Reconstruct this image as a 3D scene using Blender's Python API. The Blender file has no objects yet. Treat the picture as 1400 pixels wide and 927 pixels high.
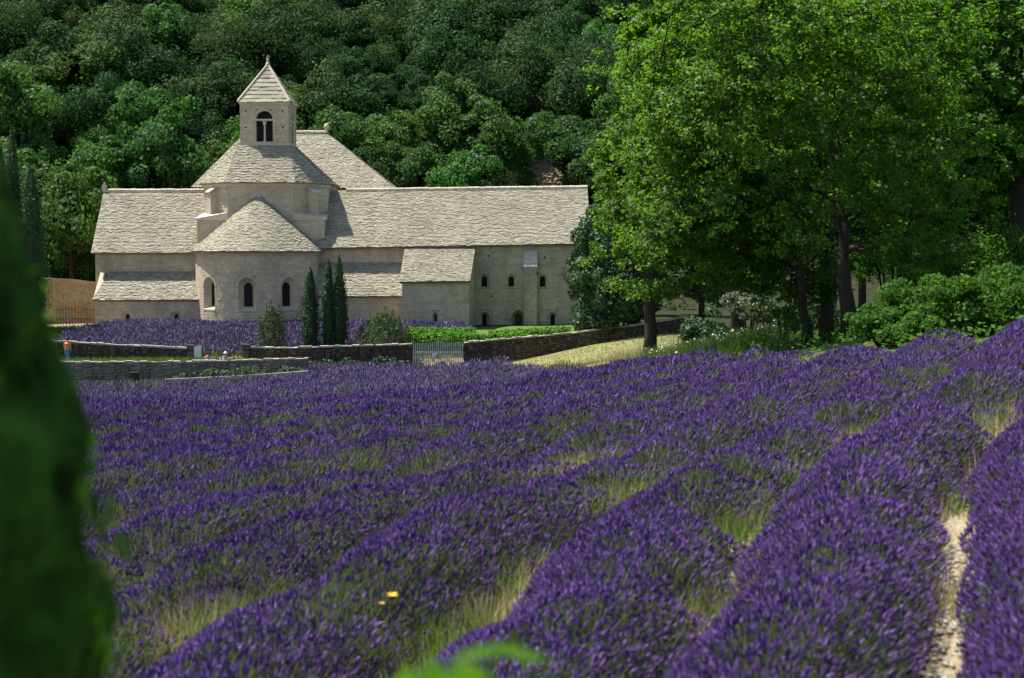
import bpy, math
import numpy as np
from math import sin, cos, pi, radians
from mathutils import Vector

rng = np.random.default_rng(7)
SC = bpy.context.scene
COL = SC.collection

# ------------------------------------------------------------------ camera
F = 1920.0                                   # focal length in photograph pixels (1400 wide)
PITCH = math.atan((463.5 - 345) / F)
cam_d = bpy.data.cameras.new("camera")
cam_d.sensor_width = 36.0
cam_d.lens = 36.0 * F / 1400
cam_d.clip_start = 0.1
cam_d.clip_end = 3000
cam_d.dof.use_dof = True
cam_d.dof.focus_distance = 65
cam_d.dof.aperture_fstop = 2.0
cam = bpy.data.objects.new("camera", cam_d)
cam.location = (0, 0, 0)
cam.rotation_euler = (pi / 2 - PITCH, 0, 0)
COL.objects.link(cam)
SC.camera = cam

# ------------------------------------------------------------------ world and sun
SUN_EL = radians(63)
SUN_H = np.array([-0.945, 0.33])             # horizontal direction towards the sun: left and behind the abbey
SUN_H /= np.linalg.norm(SUN_H)
W_ = bpy.data.worlds.new("World")
SC.world = W_
W_.use_nodes = True
nt = W_.node_tree
bg = nt.nodes["Background"]
sky = nt.nodes.new("ShaderNodeTexSky")
sky.sky_type = 'NISHITA'
sky.sun_disc = False
sky.sun_elevation = SUN_EL
sky.sun_rotation = math.atan2(SUN_H[0], SUN_H[1])
nt.links.new(sky.outputs[0], bg.inputs[0])
bg.inputs[1].default_value = 0.095
sun_d = bpy.data.lights.new("sun", 'SUN')
sun_d.energy = 5.0
sun_d.angle = radians(0.53)
sun_d.color = (1.0, 0.955, 0.88)
sun = bpy.data.objects.new("sun", sun_d)
sv = Vector((SUN_H[0] * cos(SUN_EL), SUN_H[1] * cos(SUN_EL), sin(SUN_EL)))
sun.rotation_euler = sv.to_track_quat('Z', 'Y').to_euler()
COL.objects.link(sun)

SC.view_settings.view_transform = 'Standard'
SC.view_settings.look = 'None'
SC.view_settings.exposure = 0.95
SC.view_settings.gamma = 1.0
SC.view_settings.use_curve_mapping = False
SC.render.engine = 'CYCLES'
SC.cycles.use_denoising = True
SC.cycles.max_bounces = 6
SC.cycles.transparent_max_bounces = 4
SC.cycles.transmission_bounces = 3

# ------------------------------------------------------------------ helpers
CP, SP = cos(PITCH), sin(PITCH)


def ray(px, py):
    """photo pixel -> (X/Y, Z/Y) of the sight line, used only to measure the place"""
    u = (px - 700) / F
    v = (463.5 - py) / F
    return u / (CP + v * SP), (v * CP - SP) / (CP + v * SP)


def Wp(px, py, Y):
    a, b = ray(px, py)
    return np.array([a * Y, Y, b * Y])


def WX(px, Y, py=345):
    return ray(px, py)[0] * Y


def WZ(py, Y, px=700):
    return ray(px, py)[1] * Y


def proj(X, Y, Z):
    d = Y * CP - Z * SP
    return 700 + F * X / d, 463.5 - F * (Y * SP + Z * CP) / d


class MB:
    """collects vertices and faces for ONE mesh object"""

    def __init__(self):
        self.v = []
        self.f = []
        self.m = []
        self.n = 0

    def add(self, verts, faces, mi=0):
        b = self.n
        self.v.extend([tuple(float(c) for c in p) for p in verts])
        self.n += len(verts)
        for f in faces:
            self.f.append([b + i for i in f])
            self.m.append(mi)

    BOXF = [(0, 1, 2, 3), (7, 6, 5, 4), (0, 4, 5, 1), (1, 5, 6, 2), (2, 6, 7, 3), (3, 7, 4, 0)]

    def hexa(self, p, mi=0):
        """8 points: bottom ring 0-3 seen from below order, top ring 4-7"""
        self.add(p, [(3, 2, 1, 0), (4, 5, 6, 7), (0, 1, 5, 4), (1, 2, 6, 5), (2, 3, 7, 6), (3, 0, 4, 7)], mi)

    def box(self, x0, x1, y0, y1, z0, z1, mi=0):
        self.hexa([(x0, y0, z0), (x1, y0, z0), (x1, y1, z0), (x0, y1, z0),
                   (x0, y0, z1), (x1, y0, z1), (x1, y1, z1), (x0, y1, z1)], mi)

    def prism(self, poly, z0, z1, mi=0):
        n = len(poly)
        z0 = [z0] * n if np.isscalar(z0) else z0
        z1 = [z1] * n if np.isscalar(z1) else z1
        vs = [(p[0], p[1], z) for p, z in zip(poly, z0)] + [(p[0], p[1], z) for p, z in zip(poly, z1)]
        fs = [tuple(range(n - 1, -1, -1)), tuple(range(n, 2 * n))]
        fs += [(i, (i + 1) % n, n + (i + 1) % n, n + i) for i in range(n)]
        self.add(vs, fs, mi)

    def tube(self, pts, rad, seg=6, mi=0, cap=True):
        pts = [np.array(p, float) for p in pts]
        rings = []
        vs = []
        for i, p in enumerate(pts):
            d = pts[min(i + 1, len(pts) - 1)] - pts[max(i - 1, 0)]
            d = d / (np.linalg.norm(d) + 1e-9)
            a = np.cross(d, [0.3, 0.2, 0.93] if abs(d[2]) < .9 else [1, 0, 0])
            a /= np.linalg.norm(a) + 1e-9
            b = np.cross(d, a)
            for k in range(seg):
                t = 2 * pi * k / seg
                vs.append(p + rad[i] * (a * cos(t) + b * sin(t)))
        fs = []
        for i in range(len(pts) - 1):
            for k in range(seg):
                fs.append((i * seg + k, i * seg + (k + 1) % seg, (i + 1) * seg + (k + 1) % seg, (i + 1) * seg + k))
        if cap:
            fs.append(tuple(range(seg - 1, -1, -1)))
            fs.append(tuple((len(pts) - 1) * seg + k for k in range(seg)))
        self.add(vs, fs, mi)

    def lathe(self, c, prof, seg=12, mi=0, a0=0, a1=2 * pi):
        full = abs(a1 - a0 - 2 * pi) < 1e-6
        n = seg if full else seg + 1
        vs = []
        for r, z in prof:
            for k in range(n):
                t = a0 + (a1 - a0) * k / seg
                vs.append((c[0] + r * cos(t), c[1] + r * sin(t), c[2] + z))
        fs = []
        for i in range(len(prof) - 1):
            for k in range(seg):
                k2 = (k + 1) % n
                fs.append((i * n + k, i * n + k2, (i + 1) * n + k2, (i + 1) * n + k))
        self.add(vs, fs, mi)

    def mesh(self, name, mats, off=(0, 0, 0), smooth=False):
        me = bpy.data.meshes.new(name)
        v = np.array(self.v, float) - np.array(off)
        me.from_pydata(v.tolist(), [], self.f)
        if not isinstance(mats, (list, tuple)):
            mats = [mats]
        for m in mats:
            me.materials.append(m)
        if len(mats) > 1:
            me.polygons.foreach_set('material_index', self.m)
        if smooth:
            me.polygons.foreach_set('use_smooth', [True] * len(self.f))
        me.update()
        return me


def np_mesh(name, verts, faces, mats, mi=None, smooth=False):
    """big meshes: verts (n,3); faces (m,k) with k constant"""
    me = bpy.data.meshes.new(name)
    verts = np.ascontiguousarray(verts, np.float32)
    faces = np.ascontiguousarray(faces, np.int32)
    m, k = faces.shape
    me.vertices.add(len(verts))
    me.vertices.foreach_set('co', verts.ravel())
    me.loops.add(m * k)
    me.loops.foreach_set('vertex_index', faces.ravel())
    me.polygons.add(m)
    me.polygons.foreach_set('loop_start', np.arange(0, m * k, k, dtype=np.int32))
    me.polygons.foreach_set('loop_total', np.full(m, k, np.int32))
    if not isinstance(mats, (list, tuple)):
        mats = [mats]
    for x in mats:
        me.materials.append(x)
    if mi is not None:
        me.polygons.foreach_set('material_index', np.ascontiguousarray(mi, np.int32))
    me.polygons.foreach_set('use_smooth', np.full(m, smooth, bool))
    me.update(calc_edges=True)
    return me


def link(name, me, parent=None, loc=(0, 0, 0)):
    o = bpy.data.objects.new(name, me)
    COL.objects.link(o)
    o.location = loc
    if parent is not None:
        o.parent = parent
    return o


def world_off(parent):
    off = np.zeros(3)
    while parent is not None:
        off += np.array(parent.location)
        parent = parent.parent
    return off


def put(name, mb, mats, parent=None, smooth=False, kind=None, label=None):
    """mesh given in world coordinates, linked as one object (under parent)"""
    me = mb.mesh(name, mats, world_off(parent), smooth)
    o = link(name, me, parent)
    if kind:
        o['kind'] = kind
    if label:
        o['label'] = label
    return o


def tag(o, label, cat, group=None):
    o['label'] = label
    o['category'] = cat
    if group:
        o['group'] = group
    return o


def thing(name, label, cat, loc=(0, 0, 0), group=None):
    return tag(link(name, None, None, loc), label, cat, group)


def copy_thing(o, loc, rz=0, scale=(1, 1, 1), label=None, parent=None):
    c = o.copy()
    COL.objects.link(c)
    c.parent = parent
    if parent is None:
        c.location = loc
        c.rotation_euler = (0, 0, rz)
        c.scale = scale
        if label:
            c['label'] = label
    for ch in o.children:
        copy_thing(ch, None, parent=c)
    return c


def smooth(a, b, x):
    t = np.clip((x - a) / (b - a), 0, 1)
    return t * t * (3 - 2 * t)


def vnoise(x, y, seed=0):
    """cheap smooth value noise for arrays"""
    xi = np.floor(x).astype(np.int64)
    yi = np.floor(y).astype(np.int64)
    xf = x - xi
    yf = y - yi
    xf = xf * xf * (3 - 2 * xf)
    yf = yf * yf * (3 - 2 * yf)

    def h(a, b):
        n = (a * 374761393 + b * 668265263 + seed * 974711) & 0x7fffffff
        n = ((n ^ (n >> 13)) * 1274126177) & 0x7fffffff
        return ((n ^ (n >> 16)) & 0xffff) / 65535.0
    return (h(xi, yi) * (1 - xf) + h(xi + 1, yi) * xf) * (1 - yf) + (h(xi, yi + 1) * (1 - xf) + h(xi + 1, yi + 1) * xf) * yf


# ------------------------------------------------------------------ materials
def new_mat(name):
    m = bpy.data.materials.new(name)
    m.use_nodes = True
    n = m.node_tree.nodes
    return m, m.node_tree, n, m.node_tree.links, n["Principled BSDF"]


def ramp(n, stops):
    r = n.new("ShaderNodeValToRGB")
    e = r.color_ramp.elements
    while len(e) < len(stops):
        e.new(0.5)
    for i, (p, c) in enumerate(stops):
        e[i].position = p
        e[i].color = (*c, 1)
    return r


def noise(n, l, scale, detail=4, rough=.6, stretch=None):
    g = n.new("ShaderNodeNewGeometry")
    t = n.new("ShaderNodeTexNoise")
    t.inputs['Scale'].default_value = scale
    t.inputs['Detail'].default_value = detail
    t.inputs['Roughness'].default_value = rough
    if stretch:
        mp = n.new("ShaderNodeMapping")
        mp.inputs['Scale'].default_value = stretch
        l.new(g.outputs['Position'], mp.inputs[0])
        l.new(mp.outputs[0], t.inputs['Vector'])
    else:
        l.new(g.outputs['Position'], t.inputs['Vector'])
    return t.outputs['Fac']


def mixc(n, l, fac, a, b, mode='MIX'):
    x = n.new("ShaderNodeMix")
    x.data_type = 'RGBA'
    x.blend_type = mode
    for sock, val in ((x.inputs[0], fac), (x.inputs[6], a), (x.inputs[7], b)):
        if hasattr(val, 'is_linked'):
            l.new(val, sock)
        else:
            sock.default_value = val if np.isscalar(val) else (*val, 1)
    return x.outputs[2]


def stone_mat(name, stops, scale=1.2, fine=9.0, island=.5, rough=.9, stain=.5, bump=.25):
    m, t, n, l, b = new_mat(name)
    base = ramp(n, stops)
    big = noise(n, l, scale, 5, .65)
    g = n.new("ShaderNodeNewGeometry")
    mx = n.new("ShaderNodeMix")
    mx.inputs[0].default_value = island
    l.new(big, mx.inputs[2])
    l.new(g.outputs['Random Per Island'], mx.inputs[3])
    l.new(mx.outputs[0], base.inputs[0])
    f = noise(n, l, fine, 5, .7)
    fr = ramp(n, [(.3, (.72, .72, .72)), (.7, (1.15, 1.13, 1.1))])
    l.new(f, fr.inputs[0])
    c = mixc(n, l, .8, base.outputs[0], fr.outputs[0], 'MULTIPLY')
    st = noise(n, l, .55, 6, .75, (1, 1, .35))
    sr = ramp(n, [(.38, (.62, .6, .58)), (.58, (1, 1, 1))])
    l.new(st, sr.inputs[0])
    c = mixc(n, l, stain, c, sr.outputs[0], 'MULTIPLY')
    l.new(c, b.inputs['Base Color'])
    b.inputs['Roughness'].default_value = rough
    b.inputs['Specular IOR Level'].default_value = .25
    bp = n.new("ShaderNodeBump")
    bp.inputs['Strength'].default_value = bump
    bp.inputs['Distance'].default_value = .04
    l.new(f, bp.inputs['Height'])
    l.new(bp.outputs[0], b.inputs['Normal'])
    return m


def leaf_mat(name, c1, c2, trans=.35, rand_obj=.0, rough=.55, spec=.3, tcol=1.6):
    m, t, n, l, b = new_mat(name)
    g = n.new("ShaderNodeNewGeometry")
    r = ramp(n, [(0, c1), (1, c2)])
    l.new(g.outputs['Random Per Island'], r.inputs[0])
    col = r.outputs[0]
    if rand_obj:
        oi = n.new("ShaderNodeObjectInfo")
        h = n.new("ShaderNodeHueSaturation")
        mr = n.new("ShaderNodeMapRange")
        mr.inputs[3].default_value = .5 - .045 * rand_obj
        mr.inputs[4].default_value = .5 + .03 * rand_obj
        l.new(oi.outputs['Random'], mr.inputs[0])
        l.new(mr.outputs[0], h.inputs['Hue'])
        mv = n.new("ShaderNodeMapRange")
        mul = n.new("ShaderNodeMath")
        mul.operation = 'MULTIPLY'
        mul.inputs[1].default_value = 7.31
        fr = n.new("ShaderNodeMath")
        fr.operation = 'FRACT'
        l.new(oi.outputs['Random'], mul.inputs[0])
        l.new(mul.outputs[0], fr.inputs[0])
        mv.inputs[3].default_value = 1 - .38 * rand_obj
        mv.inputs[4].default_value = 1 + .38 * rand_obj
        l.new(fr.outputs[0], mv.inputs[0])
        l.new(mv.outputs[0], h.inputs['Value'])
        l.new(col, h.inputs['Color'])
        col = h.outputs[0]
    l.new(col, b.inputs['Base Color'])
    b.inputs['Roughness'].default_value = rough
    b.inputs['Specular IOR Level'].default_value = spec
    tr = n.new("ShaderNodeBsdfTranslucent")
    tc = mixc(n, l, 1.0, col, (tcol, tcol * 1.05, tcol * .55), 'MULTIPLY')
    l.new(tc, tr.inputs[0])
    ms = n.new("ShaderNodeMixShader")
    ms.inputs[0].default_value = trans
    l.new(b.outputs[0], ms.inputs[1])
    l.new(tr.outputs[0], ms.inputs[2])
    l.new(ms.outputs[0], n["Material Output"].inputs[0])
    return m


def plain(name, col, rough=.7, spec=.3, var=.25, scale=6, metal=0):
    m, t, n, l, b = new_mat(name)
    f = noise(n, l, scale, 4)
    r = ramp(n, [(.3, tuple(c * (1 - var) for c in col)), (.7, tuple(min(1, c * (1 + var)) for c in col))])
    l.new(f, r.inputs[0])
    l.new(r.outputs[0], b.inputs['Base Color'])
    b.inputs['Roughness'].default_value = rough
    b.inputs['Specular IOR Level'].default_value = spec
    b.inputs['Metallic'].default_value = metal
    return m


M = {}
M['ashlar'] = stone_mat('ashlar_limestone', [(.1, (.46, .385, .27)), (.5, (.575, .485, .35)), (.9, (.68, .585, .44))], .45, 5, .45, stain=.6)
M['mortar'] = stone_mat('lime_mortar', [(.2, (.30, .235, .16)), (.8, (.42, .335, .235))], .6, 8, 0, stain=.4)
M['lauze'] = stone_mat('stone_roof_slabs', [(.05, (.235, .215, .155)), (.45, (.345, .322, .238)), (.8, (.43, .402, .305)), (1, (.53, .495, .385))], .8, 3, .42, stain=.45, bump=.4)
M['underroof'] = plain('roof_bedding', (.2, .17, .125), .95)
M['dressed'] = stone_mat('dressed_limestone', [(.2, (.47, .41, .30)), (.8, (.60, .53, .405))], 1.5, 7, .4, stain=.35)
M['white_stone'] = stone_mat('pale_cut_stone', [(.2, (.52, .475, .39)), (.8, (.66, .61, .51))], 1.5, 7, .4, stain=.2)
M['rubble'] = stone_mat('rubble_stone', [(0, (.038, .032, .025)), (.5, (.085, .070, .052)), (1, (.17, .14, .10))], 2.5, 9, .75, stain=.4, bump=.5)
M['rubble_core'] = plain('rubble_core', (.06, .05, .038), .95)
M['coping'] = stone_mat('pale_coping_stone', [(0, (.27, .24, .19)), (1, (.46, .42, .34))], 3, 9, .7, stain=.4)
M['golden'] = stone_mat('golden_retaining_stone', [(0, (.28, .21, .12)), (.5, (.41, .32, .20)), (1, (.52, .42, .28))], .8, 6, .5, stain=.4)
M['parapet'] = stone_mat('grey_render', [(.2, (.12, .112, .09)), (.8, (.30, .28, .23))], 2.2, 5, 0, stain=.9, bump=.6)
M['glass'] = plain('dark_window_glass', (.010, .011, .014), .6, .12, .2)
M['lead'] = plain('window_lead', (.03, .032, .035), .5)
M['door'] = plain('old_door_wood', (.07, .05, .035), .8)
M['opening_shade'] = plain('dark_opening_shade', (.03, .026, .022), .95)  # near-black colour standing in for the shade inside belfry and putlog holes
M['bark'] = stone_mat('bark', [(0, (.018, .015, .011)), (1, (.055, .045, .034))], 6, 20, .2, stain=.3, bump=.8)
M['pale_bark'] = stone_mat('pale_bark', [(0, (.09, .075, .06)), (1, (.20, .17, .135))], 6, 20, .2, stain=.3, bump=.8)
M['gate'] = plain('weathered_gate_paint', (.52, .49, .40), .7)
M['iron'] = plain('rusty_iron', (.03, .025, .022), .7)
M['orange'] = plain('orange_panel', (.45, .17, .05), .6, var=.15)
M['pillar'] = plain('white_render', (.70, .69, .66), .8, var=.1)
M['dark_box'] = plain('rusty_box', (.05, .03, .024), .8)
M['skin'] = plain('skin', (.48, .29, .21), .6, var=.05)
M['hair'] = plain('dark_hair', (.03, .02, .016), .7)
M['shirt_orange'] = plain('orange_shirt', (.62, .20, .05), .85, var=.1)
M['shorts_blue'] = plain('blue_shorts', (.06, .18, .46), .85, var=.1)
M['cloth_pink'] = plain('pink_cloth', (.60, .22, .25), .85, var=.1)
M['hat_white'] = plain('white_hat', (.78, .72, .68), .85, var=.08)
M['yellow_petal'] = plain('yellow_petal', (.80, .42, .02), .6, var=.1)
# leaves
M['holm'] = leaf_mat('holm_oak_leaf', (.011, .037, .012), (.044, .098, .030), .3, .7, rough=.7, spec=.15)
M['holm_olive'] = leaf_mat('olive_green_leaf', (.017, .045, .014), (.056, .106, .034), .3, .7, rough=.7, spec=.15)
M['broad'] = leaf_mat('broad_leaf', (.026, .078, .018), (.085, .18, .040), .36, .6, rough=.65, spec=.2)
M['oak'] = leaf_mat('oak_leaf', (.027, .075, .006), (.092, .188, .015), .48, .3, tcol=1.9)
M['ivy'] = leaf_mat('dark_ivy_leaf', (.016, .045, .018), (.048, .105, .038), .2, .3)
M['bush'] = leaf_mat('sunny_bush_leaf', (.030, .085, .010), (.085, .185, .026), .42, .4, rough=.7, spec=.15)
M['grey_bush'] = leaf_mat('grey_green_leaf', (.075, .095, .06), (.15, .18, .12), .25, .4)
M['cypress'] = leaf_mat('cypress_needle', (.010, .038, .012), (.034, .085, .024), .2, .3)
M['near_cypress'] = leaf_mat('near_cypress_needle', (.018, .075, .005), (.11, .28, .014), .55, 0)
M['spruce'] = leaf_mat('young_fir_needle', (.034, .066, .018), (.092, .142, .042), .25, .3)
M['hedge'] = leaf_mat('hedge_leaf', (.055, .17, .008), (.13, .30, .020), .45, 0)
M['lime_leaf'] = leaf_mat('lime_green_leaf', (.05, .14, .003), (.085, .19, .005), .4, 0, rough=.8, spec=.05)
M['grass'] = leaf_mat('green_grass', (.04, .095, .016), (.13, .21, .045), .35, 0)
M['dry_grass'] = leaf_mat('dry_grass', (.29, .245, .12), (.50, .43, .25), .3, 0, tcol=1.1)
M['meadow'] = leaf_mat('meadow_grass', (.09, .11, .035), (.27, .225, .12), .35, 0, tcol=1.2)
M['lav_leaf'] = leaf_mat('lavender_leaf', (.045, .065, .028), (.17, .20, .10), .3, 0)
M['white_flower'] = plain('white_umbel', (.72, .74, .66), .8, var=.1)


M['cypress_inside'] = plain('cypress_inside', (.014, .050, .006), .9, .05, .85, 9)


def flower_mat(name, stops):
    m, t, n, l, b = new_mat(name)
    g = n.new("ShaderNodeNewGeometry")
    r = ramp(n, stops)
    l.new(g.outputs['Random Per Island'], r.inputs[0])
    big = noise(n, l, .35, 3)
    hs = n.new("ShaderNodeHueSaturation")
    mr = n.new("ShaderNodeMapRange")
    mr.inputs[1].default_value = .3
    mr.inputs[2].default_value = .7
    mr.inputs[3].default_value = .8
    mr.inputs[4].default_value = 1.2
    l.new(big, mr.inputs[0])
    l.new(mr.outputs[0], hs.inputs['Value'])
    l.new(r.outputs[0], hs.inputs['Color'])
    l.new(hs.outputs[0], b.inputs['Base Color'])
    b.inputs['Roughness'].default_value = .8
    b.inputs['Specular IOR Level'].default_value = .15
    tr = n.new("ShaderNodeBsdfTranslucent")
    l.new(hs.outputs[0], tr.inputs[0])
    ms = n.new("ShaderNodeMixShader")
    ms.inputs[0].default_value = .25
    l.new(b.outputs[0], ms.inputs[1])
    l.new(tr.outputs[0], ms.inputs[2])
    l.new(ms.outputs[0], n["Material Output"].inputs[0])
    return m


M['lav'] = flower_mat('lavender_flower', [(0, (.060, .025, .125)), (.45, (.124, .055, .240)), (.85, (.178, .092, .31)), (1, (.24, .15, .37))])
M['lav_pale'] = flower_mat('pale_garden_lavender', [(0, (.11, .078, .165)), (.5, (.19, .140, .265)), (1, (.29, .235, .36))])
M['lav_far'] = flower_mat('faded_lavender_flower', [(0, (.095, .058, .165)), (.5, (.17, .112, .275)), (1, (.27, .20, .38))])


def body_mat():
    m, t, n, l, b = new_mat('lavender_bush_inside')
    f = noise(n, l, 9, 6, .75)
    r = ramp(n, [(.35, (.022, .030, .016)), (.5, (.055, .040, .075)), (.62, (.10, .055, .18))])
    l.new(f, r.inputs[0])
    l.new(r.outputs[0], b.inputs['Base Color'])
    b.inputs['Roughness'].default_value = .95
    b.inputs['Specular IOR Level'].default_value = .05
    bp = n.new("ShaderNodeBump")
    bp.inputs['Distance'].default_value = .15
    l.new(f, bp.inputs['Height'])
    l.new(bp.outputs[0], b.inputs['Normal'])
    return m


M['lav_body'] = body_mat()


def ground_mat():
    m, t, n, l, b = new_mat('ground_soil_and_grass')
    at = n.new("ShaderNodeAttribute")
    at.attribute_name = 'zone'               # r: soil, g: dry grass, b: green grass, else forest floor
    sp = n.new("ShaderNodeSeparateColor")
    l.new(at.outputs['Color'], sp.inputs[0])
    f1 = noise(n, l, 3.0, 8, .7)
    soil = ramp(n, [(.25, (.16, .115, .07)), (.5, (.30, .235, .15)), (.75, (.44, .37, .26))])
    l.new(f1, soil.inputs[0])
    f2 = noise(n, l, 1.3, 6, .7)
    dry = ramp(n, [(.3, (.10, .115, .04)), (.48, (.21, .18, .085)), (.7, (.32, .27, .145))])
    l.new(f2, dry.inputs[0])
    f3 = noise(n, l, 2.1, 6, .7)
    gr = ramp(n, [(.3, (.06, .12, .02)), (.7, (.15, .22, .05))])
    l.new(f3, gr.inputs[0])
    fo = ramp(n, [(.3, (.016, .022, .010)), (.7, (.04, .045, .02))])
    l.new(f2, fo.inputs[0])
    c = mixc(n, l, sp.outputs[0], fo.outputs[0], soil.outputs[0])
    c = mixc(n, l, sp.outputs[1], c, dry.outputs[0])
    c = mixc(n, l, sp.outputs[2], c, gr.outputs[0])
    l.new(c, b.inputs['Base Color'])
    b.inputs['Roughness'].default_value = .95
    b.inputs['Specular IOR Level'].default_value = .1
    bp = n.new("ShaderNodeBump")
    bp.inputs['Strength'].default_value = .6
    bp.inputs['Distance'].default_value = .08
    l.new(f1, bp.inputs['Height'])
    l.new(bp.outputs[0], b.inputs['Normal'])
    return m


M['ground'] = ground_mat()

# ------------------------------------------------------------------ terrain
QC = (-3.4749, .113, .0843, .0068, -.0009, -.0023)


def crest(X, Y):                              # height of the lavender canopy over the near part of the field
    return QC[0] + QC[1] * X + QC[2] * Y + QC[3] * X * X + QC[4] * X * Y + QC[5] * Y * Y


def lift(Y):
    return np.interp(Y, [11, 24], [.22, .6])


ctl = []
for Y in (5, 8, 11, 14, 17, 20, 23, 26, 29):
    for u in (-.55, -.4, -.25, -.1, .05, .2, .35, .5):
        X = u * Y
        if X < 11:
            ctl.append((X, Y, crest(X, Y) - lift(Y)))
for px, py, Y in [(110, 620, 48), (110, 580, 66), (110, 550, 84), (100, 532, 94), (250, 528, 94), (400, 588, 46), (400, 558, 66), (400, 527, 92),
                  (600, 568, 46), (600, 538, 70), (600, 518, 94), (740, 548, 48), (760, 524, 70), (700, 511, 90), (850, 530, 46), (885, 482, 72),
                  (800, 478, 98), (930, 457, 99), (640, 507, 99), (560, 510, 99), (470, 512, 98), (1000, 466, 98), (1100, 455, 98), (1250, 440, 98),
                  (950, 497, 46), (1000, 492, 42), (1060, 484, 38), (1155, 473, 35), (1300, 446, 36), (1390, 440, 36), (1160, 465, 52), (1300, 448, 52), (1000, 480, 58),
                  (1150, 458, 75), (1350, 440, 75), (-250, 560, 66), (-250, 520, 92), (-200, 640, 46)]:
    p = Wp(px, py, Y)
    ctl.append(tuple(p))
ctl = np.array(ctl)


def U(r2):
    return .5 * r2 * np.log(r2 + 1e-9)


def tps_fit(c, lam=.6):
    n = len(c)
    d2 = ((c[:, None, :2] - c[None, :, :2]) ** 2).sum(-1)
    A = np.zeros((n + 3, n + 3))
    A[:n, :n] = U(d2) + lam * np.eye(n)
    A[:n, n] = A[n, :n] = 1
    A[:n, n + 1:] = c[:, :2]
    A[n + 1:, :n] = c[:, :2].T
    return np.linalg.solve(A, np.r_[c[:, 2], 0, 0, 0])


TC = tps_fit(ctl)


def tps(X, Y):
    X = np.asarray(X, float)
    Y = np.asarray(Y, float)
    sh = X.shape
    q = np.stack([np.clip(X.ravel(), -45, 45), np.clip(Y.ravel(), 4, 100)], -1)
    out = np.empty(len(q))
    for i in range(0, len(q), 20000):
        c = q[i:i + 20000]
        d2 = ((c[:, None] - ctl[None, :, :2]) ** 2).sum(-1)
        out[i:i + 20000] = U(d2) @ TC[:-3] + TC[-3] + c @ TC[-2:]
    return out.reshape(sh)


PATH_Z = -7.75
ABBEY_Z = WZ(446, 116)


def wall_line_Y(X):
    return 100.5 + 0 * X


def ground(X, Y):
    X = np.asarray(X, float)
    Y = np.asarray(Y, float)
    z = tps(X, np.minimum(Y, 99.5))
    # path behind the pale parapet on the left
    wl = smooth(-13.5, -15.5, X) * smooth(96.4, 96.9, Y)
    z = z * (1 - wl) + PATH_Z * wl
    # garden rising to the abbey terrace
    zt = ABBEY_Z + smooth(2, 14, X) * .55
    g = smooth(100.6, 113.5, Y)
    zb = np.maximum(z, PATH_Z + .15)
    z = np.where(Y > 100.4, zb * (1 - g) + zt * g, z)
    right = smooth(8, 30, X)
    # wooded hill
    hy = 131 - 16 * smooth(5, 45, X) - 3 * smooth(-20, -45, X)
    t = np.maximum(Y - hy, 0)
    z = z + .56 * np.where(t < 20, t * t / 40, t - 10)
    return z


def axis(parts):
    out = []
    for a, b, s in parts:
        out += list(np.arange(a, b, s))
    return np.array(out + [parts[-1][1]])


ys = axis([(-14, 4, 2), (4, 32, .45), (32, 95, 1.1), (95, 102, .35), (102, 135, 1.5), (135, 320, 5), (320, 900, 60)])
xs = axis([(-600, -140, 46), (-140, -44, 6), (-44, -12, 1.0), (-12, 14, .5), (14, 44, 1), (44, 140, 6), (140, 600, 46)])
GX, GY = np.meshgrid(xs, ys)
GZ = ground(GX, GY)
near = (GY < 32) & (np.abs(GX) < 16)
GZ = GZ + np.where(near, (vnoise(GX * 2.1, GY * 2.1, 3) - .5) * .07, 0)
# a bare earth cutting on the hillside
cut = np.exp(-(((GX - 3.5) / 5) ** 2 + ((GY - 162) / 5) ** 2))
gv = np.stack([GX.ravel(), GY.ravel(), GZ.ravel()], -1)
nx, ny = len(xs), len(ys)
ii = (np.arange(ny - 1)[:, None] * nx + np.arange(nx - 1)[None]).ravel()
gf = np.stack([ii, ii + 1, ii + nx + 1, ii + nx], -1)
gme = np_mesh('ground', gv, gf, M['ground'], smooth=True)


def xmax_field(Y):
    return np.interp(Y, [0, 25, 26.5, 28.5, 30, 36, 45, 70, 98], [40, 14, 10.3, 7.8, 6.2, 4.0, 3.0, 1.6, -1.2])


zr = np.zeros((len(gv), 4), np.float32)
x_, y_ = gv[:, 0], gv[:, 1]
infield = smooth(.8, -.8, x_ - xmax_field(y_)) * (y_ < 100)
zr[:, 0] = infield
zr[:, 0] = np.maximum(zr[:, 0], ((x_ < -28) & (y_ > 108) & (y_ < 128)) * .9)
zr[:, 0] = np.maximum(zr[:, 0], ((np.abs(x_ - 3.3) < 3.2) & (np.abs(y_ - 170) < 7)) * .75)
zr[:, 1] = (1 - infield) * smooth(11, 5, x_ - (y_ - 40) * .06) * smooth(28, 40, y_) * smooth(104, 101, y_)
zr[:, 1] = np.maximum(zr[:, 1], infield * smooth(.62, .8, vnoise(x_ * .5, y_ * .5, 5)) * .7)
zr[:, 2] = ((y_ > 97) & (y_ < 100.3) & (x_ < -13)) * .8 + ((y_ > 101) & (y_ < 128)) * smooth(-22, -30, x_) * (y_ < 113) * .9
zr[:, 2] = np.maximum(zr[:, 2], np.maximum(smooth(5.5, 9, x_) * .22, .3) * (y_ > 24) * (y_ < 100) * (1 - infield))
zr[:, 2] = np.maximum(zr[:, 2], ((x_ > -9) & (x_ < 6) & (y_ > 100.6) & (y_ < 117)) * .8)
zr[:, 3] = 1
ca = gme.color_attributes.new('zone', 'FLOAT_COLOR', 'POINT')
ca.data.foreach_set('color', zr.ravel())
go = link('ground', gme)
go['kind'] = 'structure'


def gz(x, y):
    return float(ground(np.array([x]), np.array([y]))[0])


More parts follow.
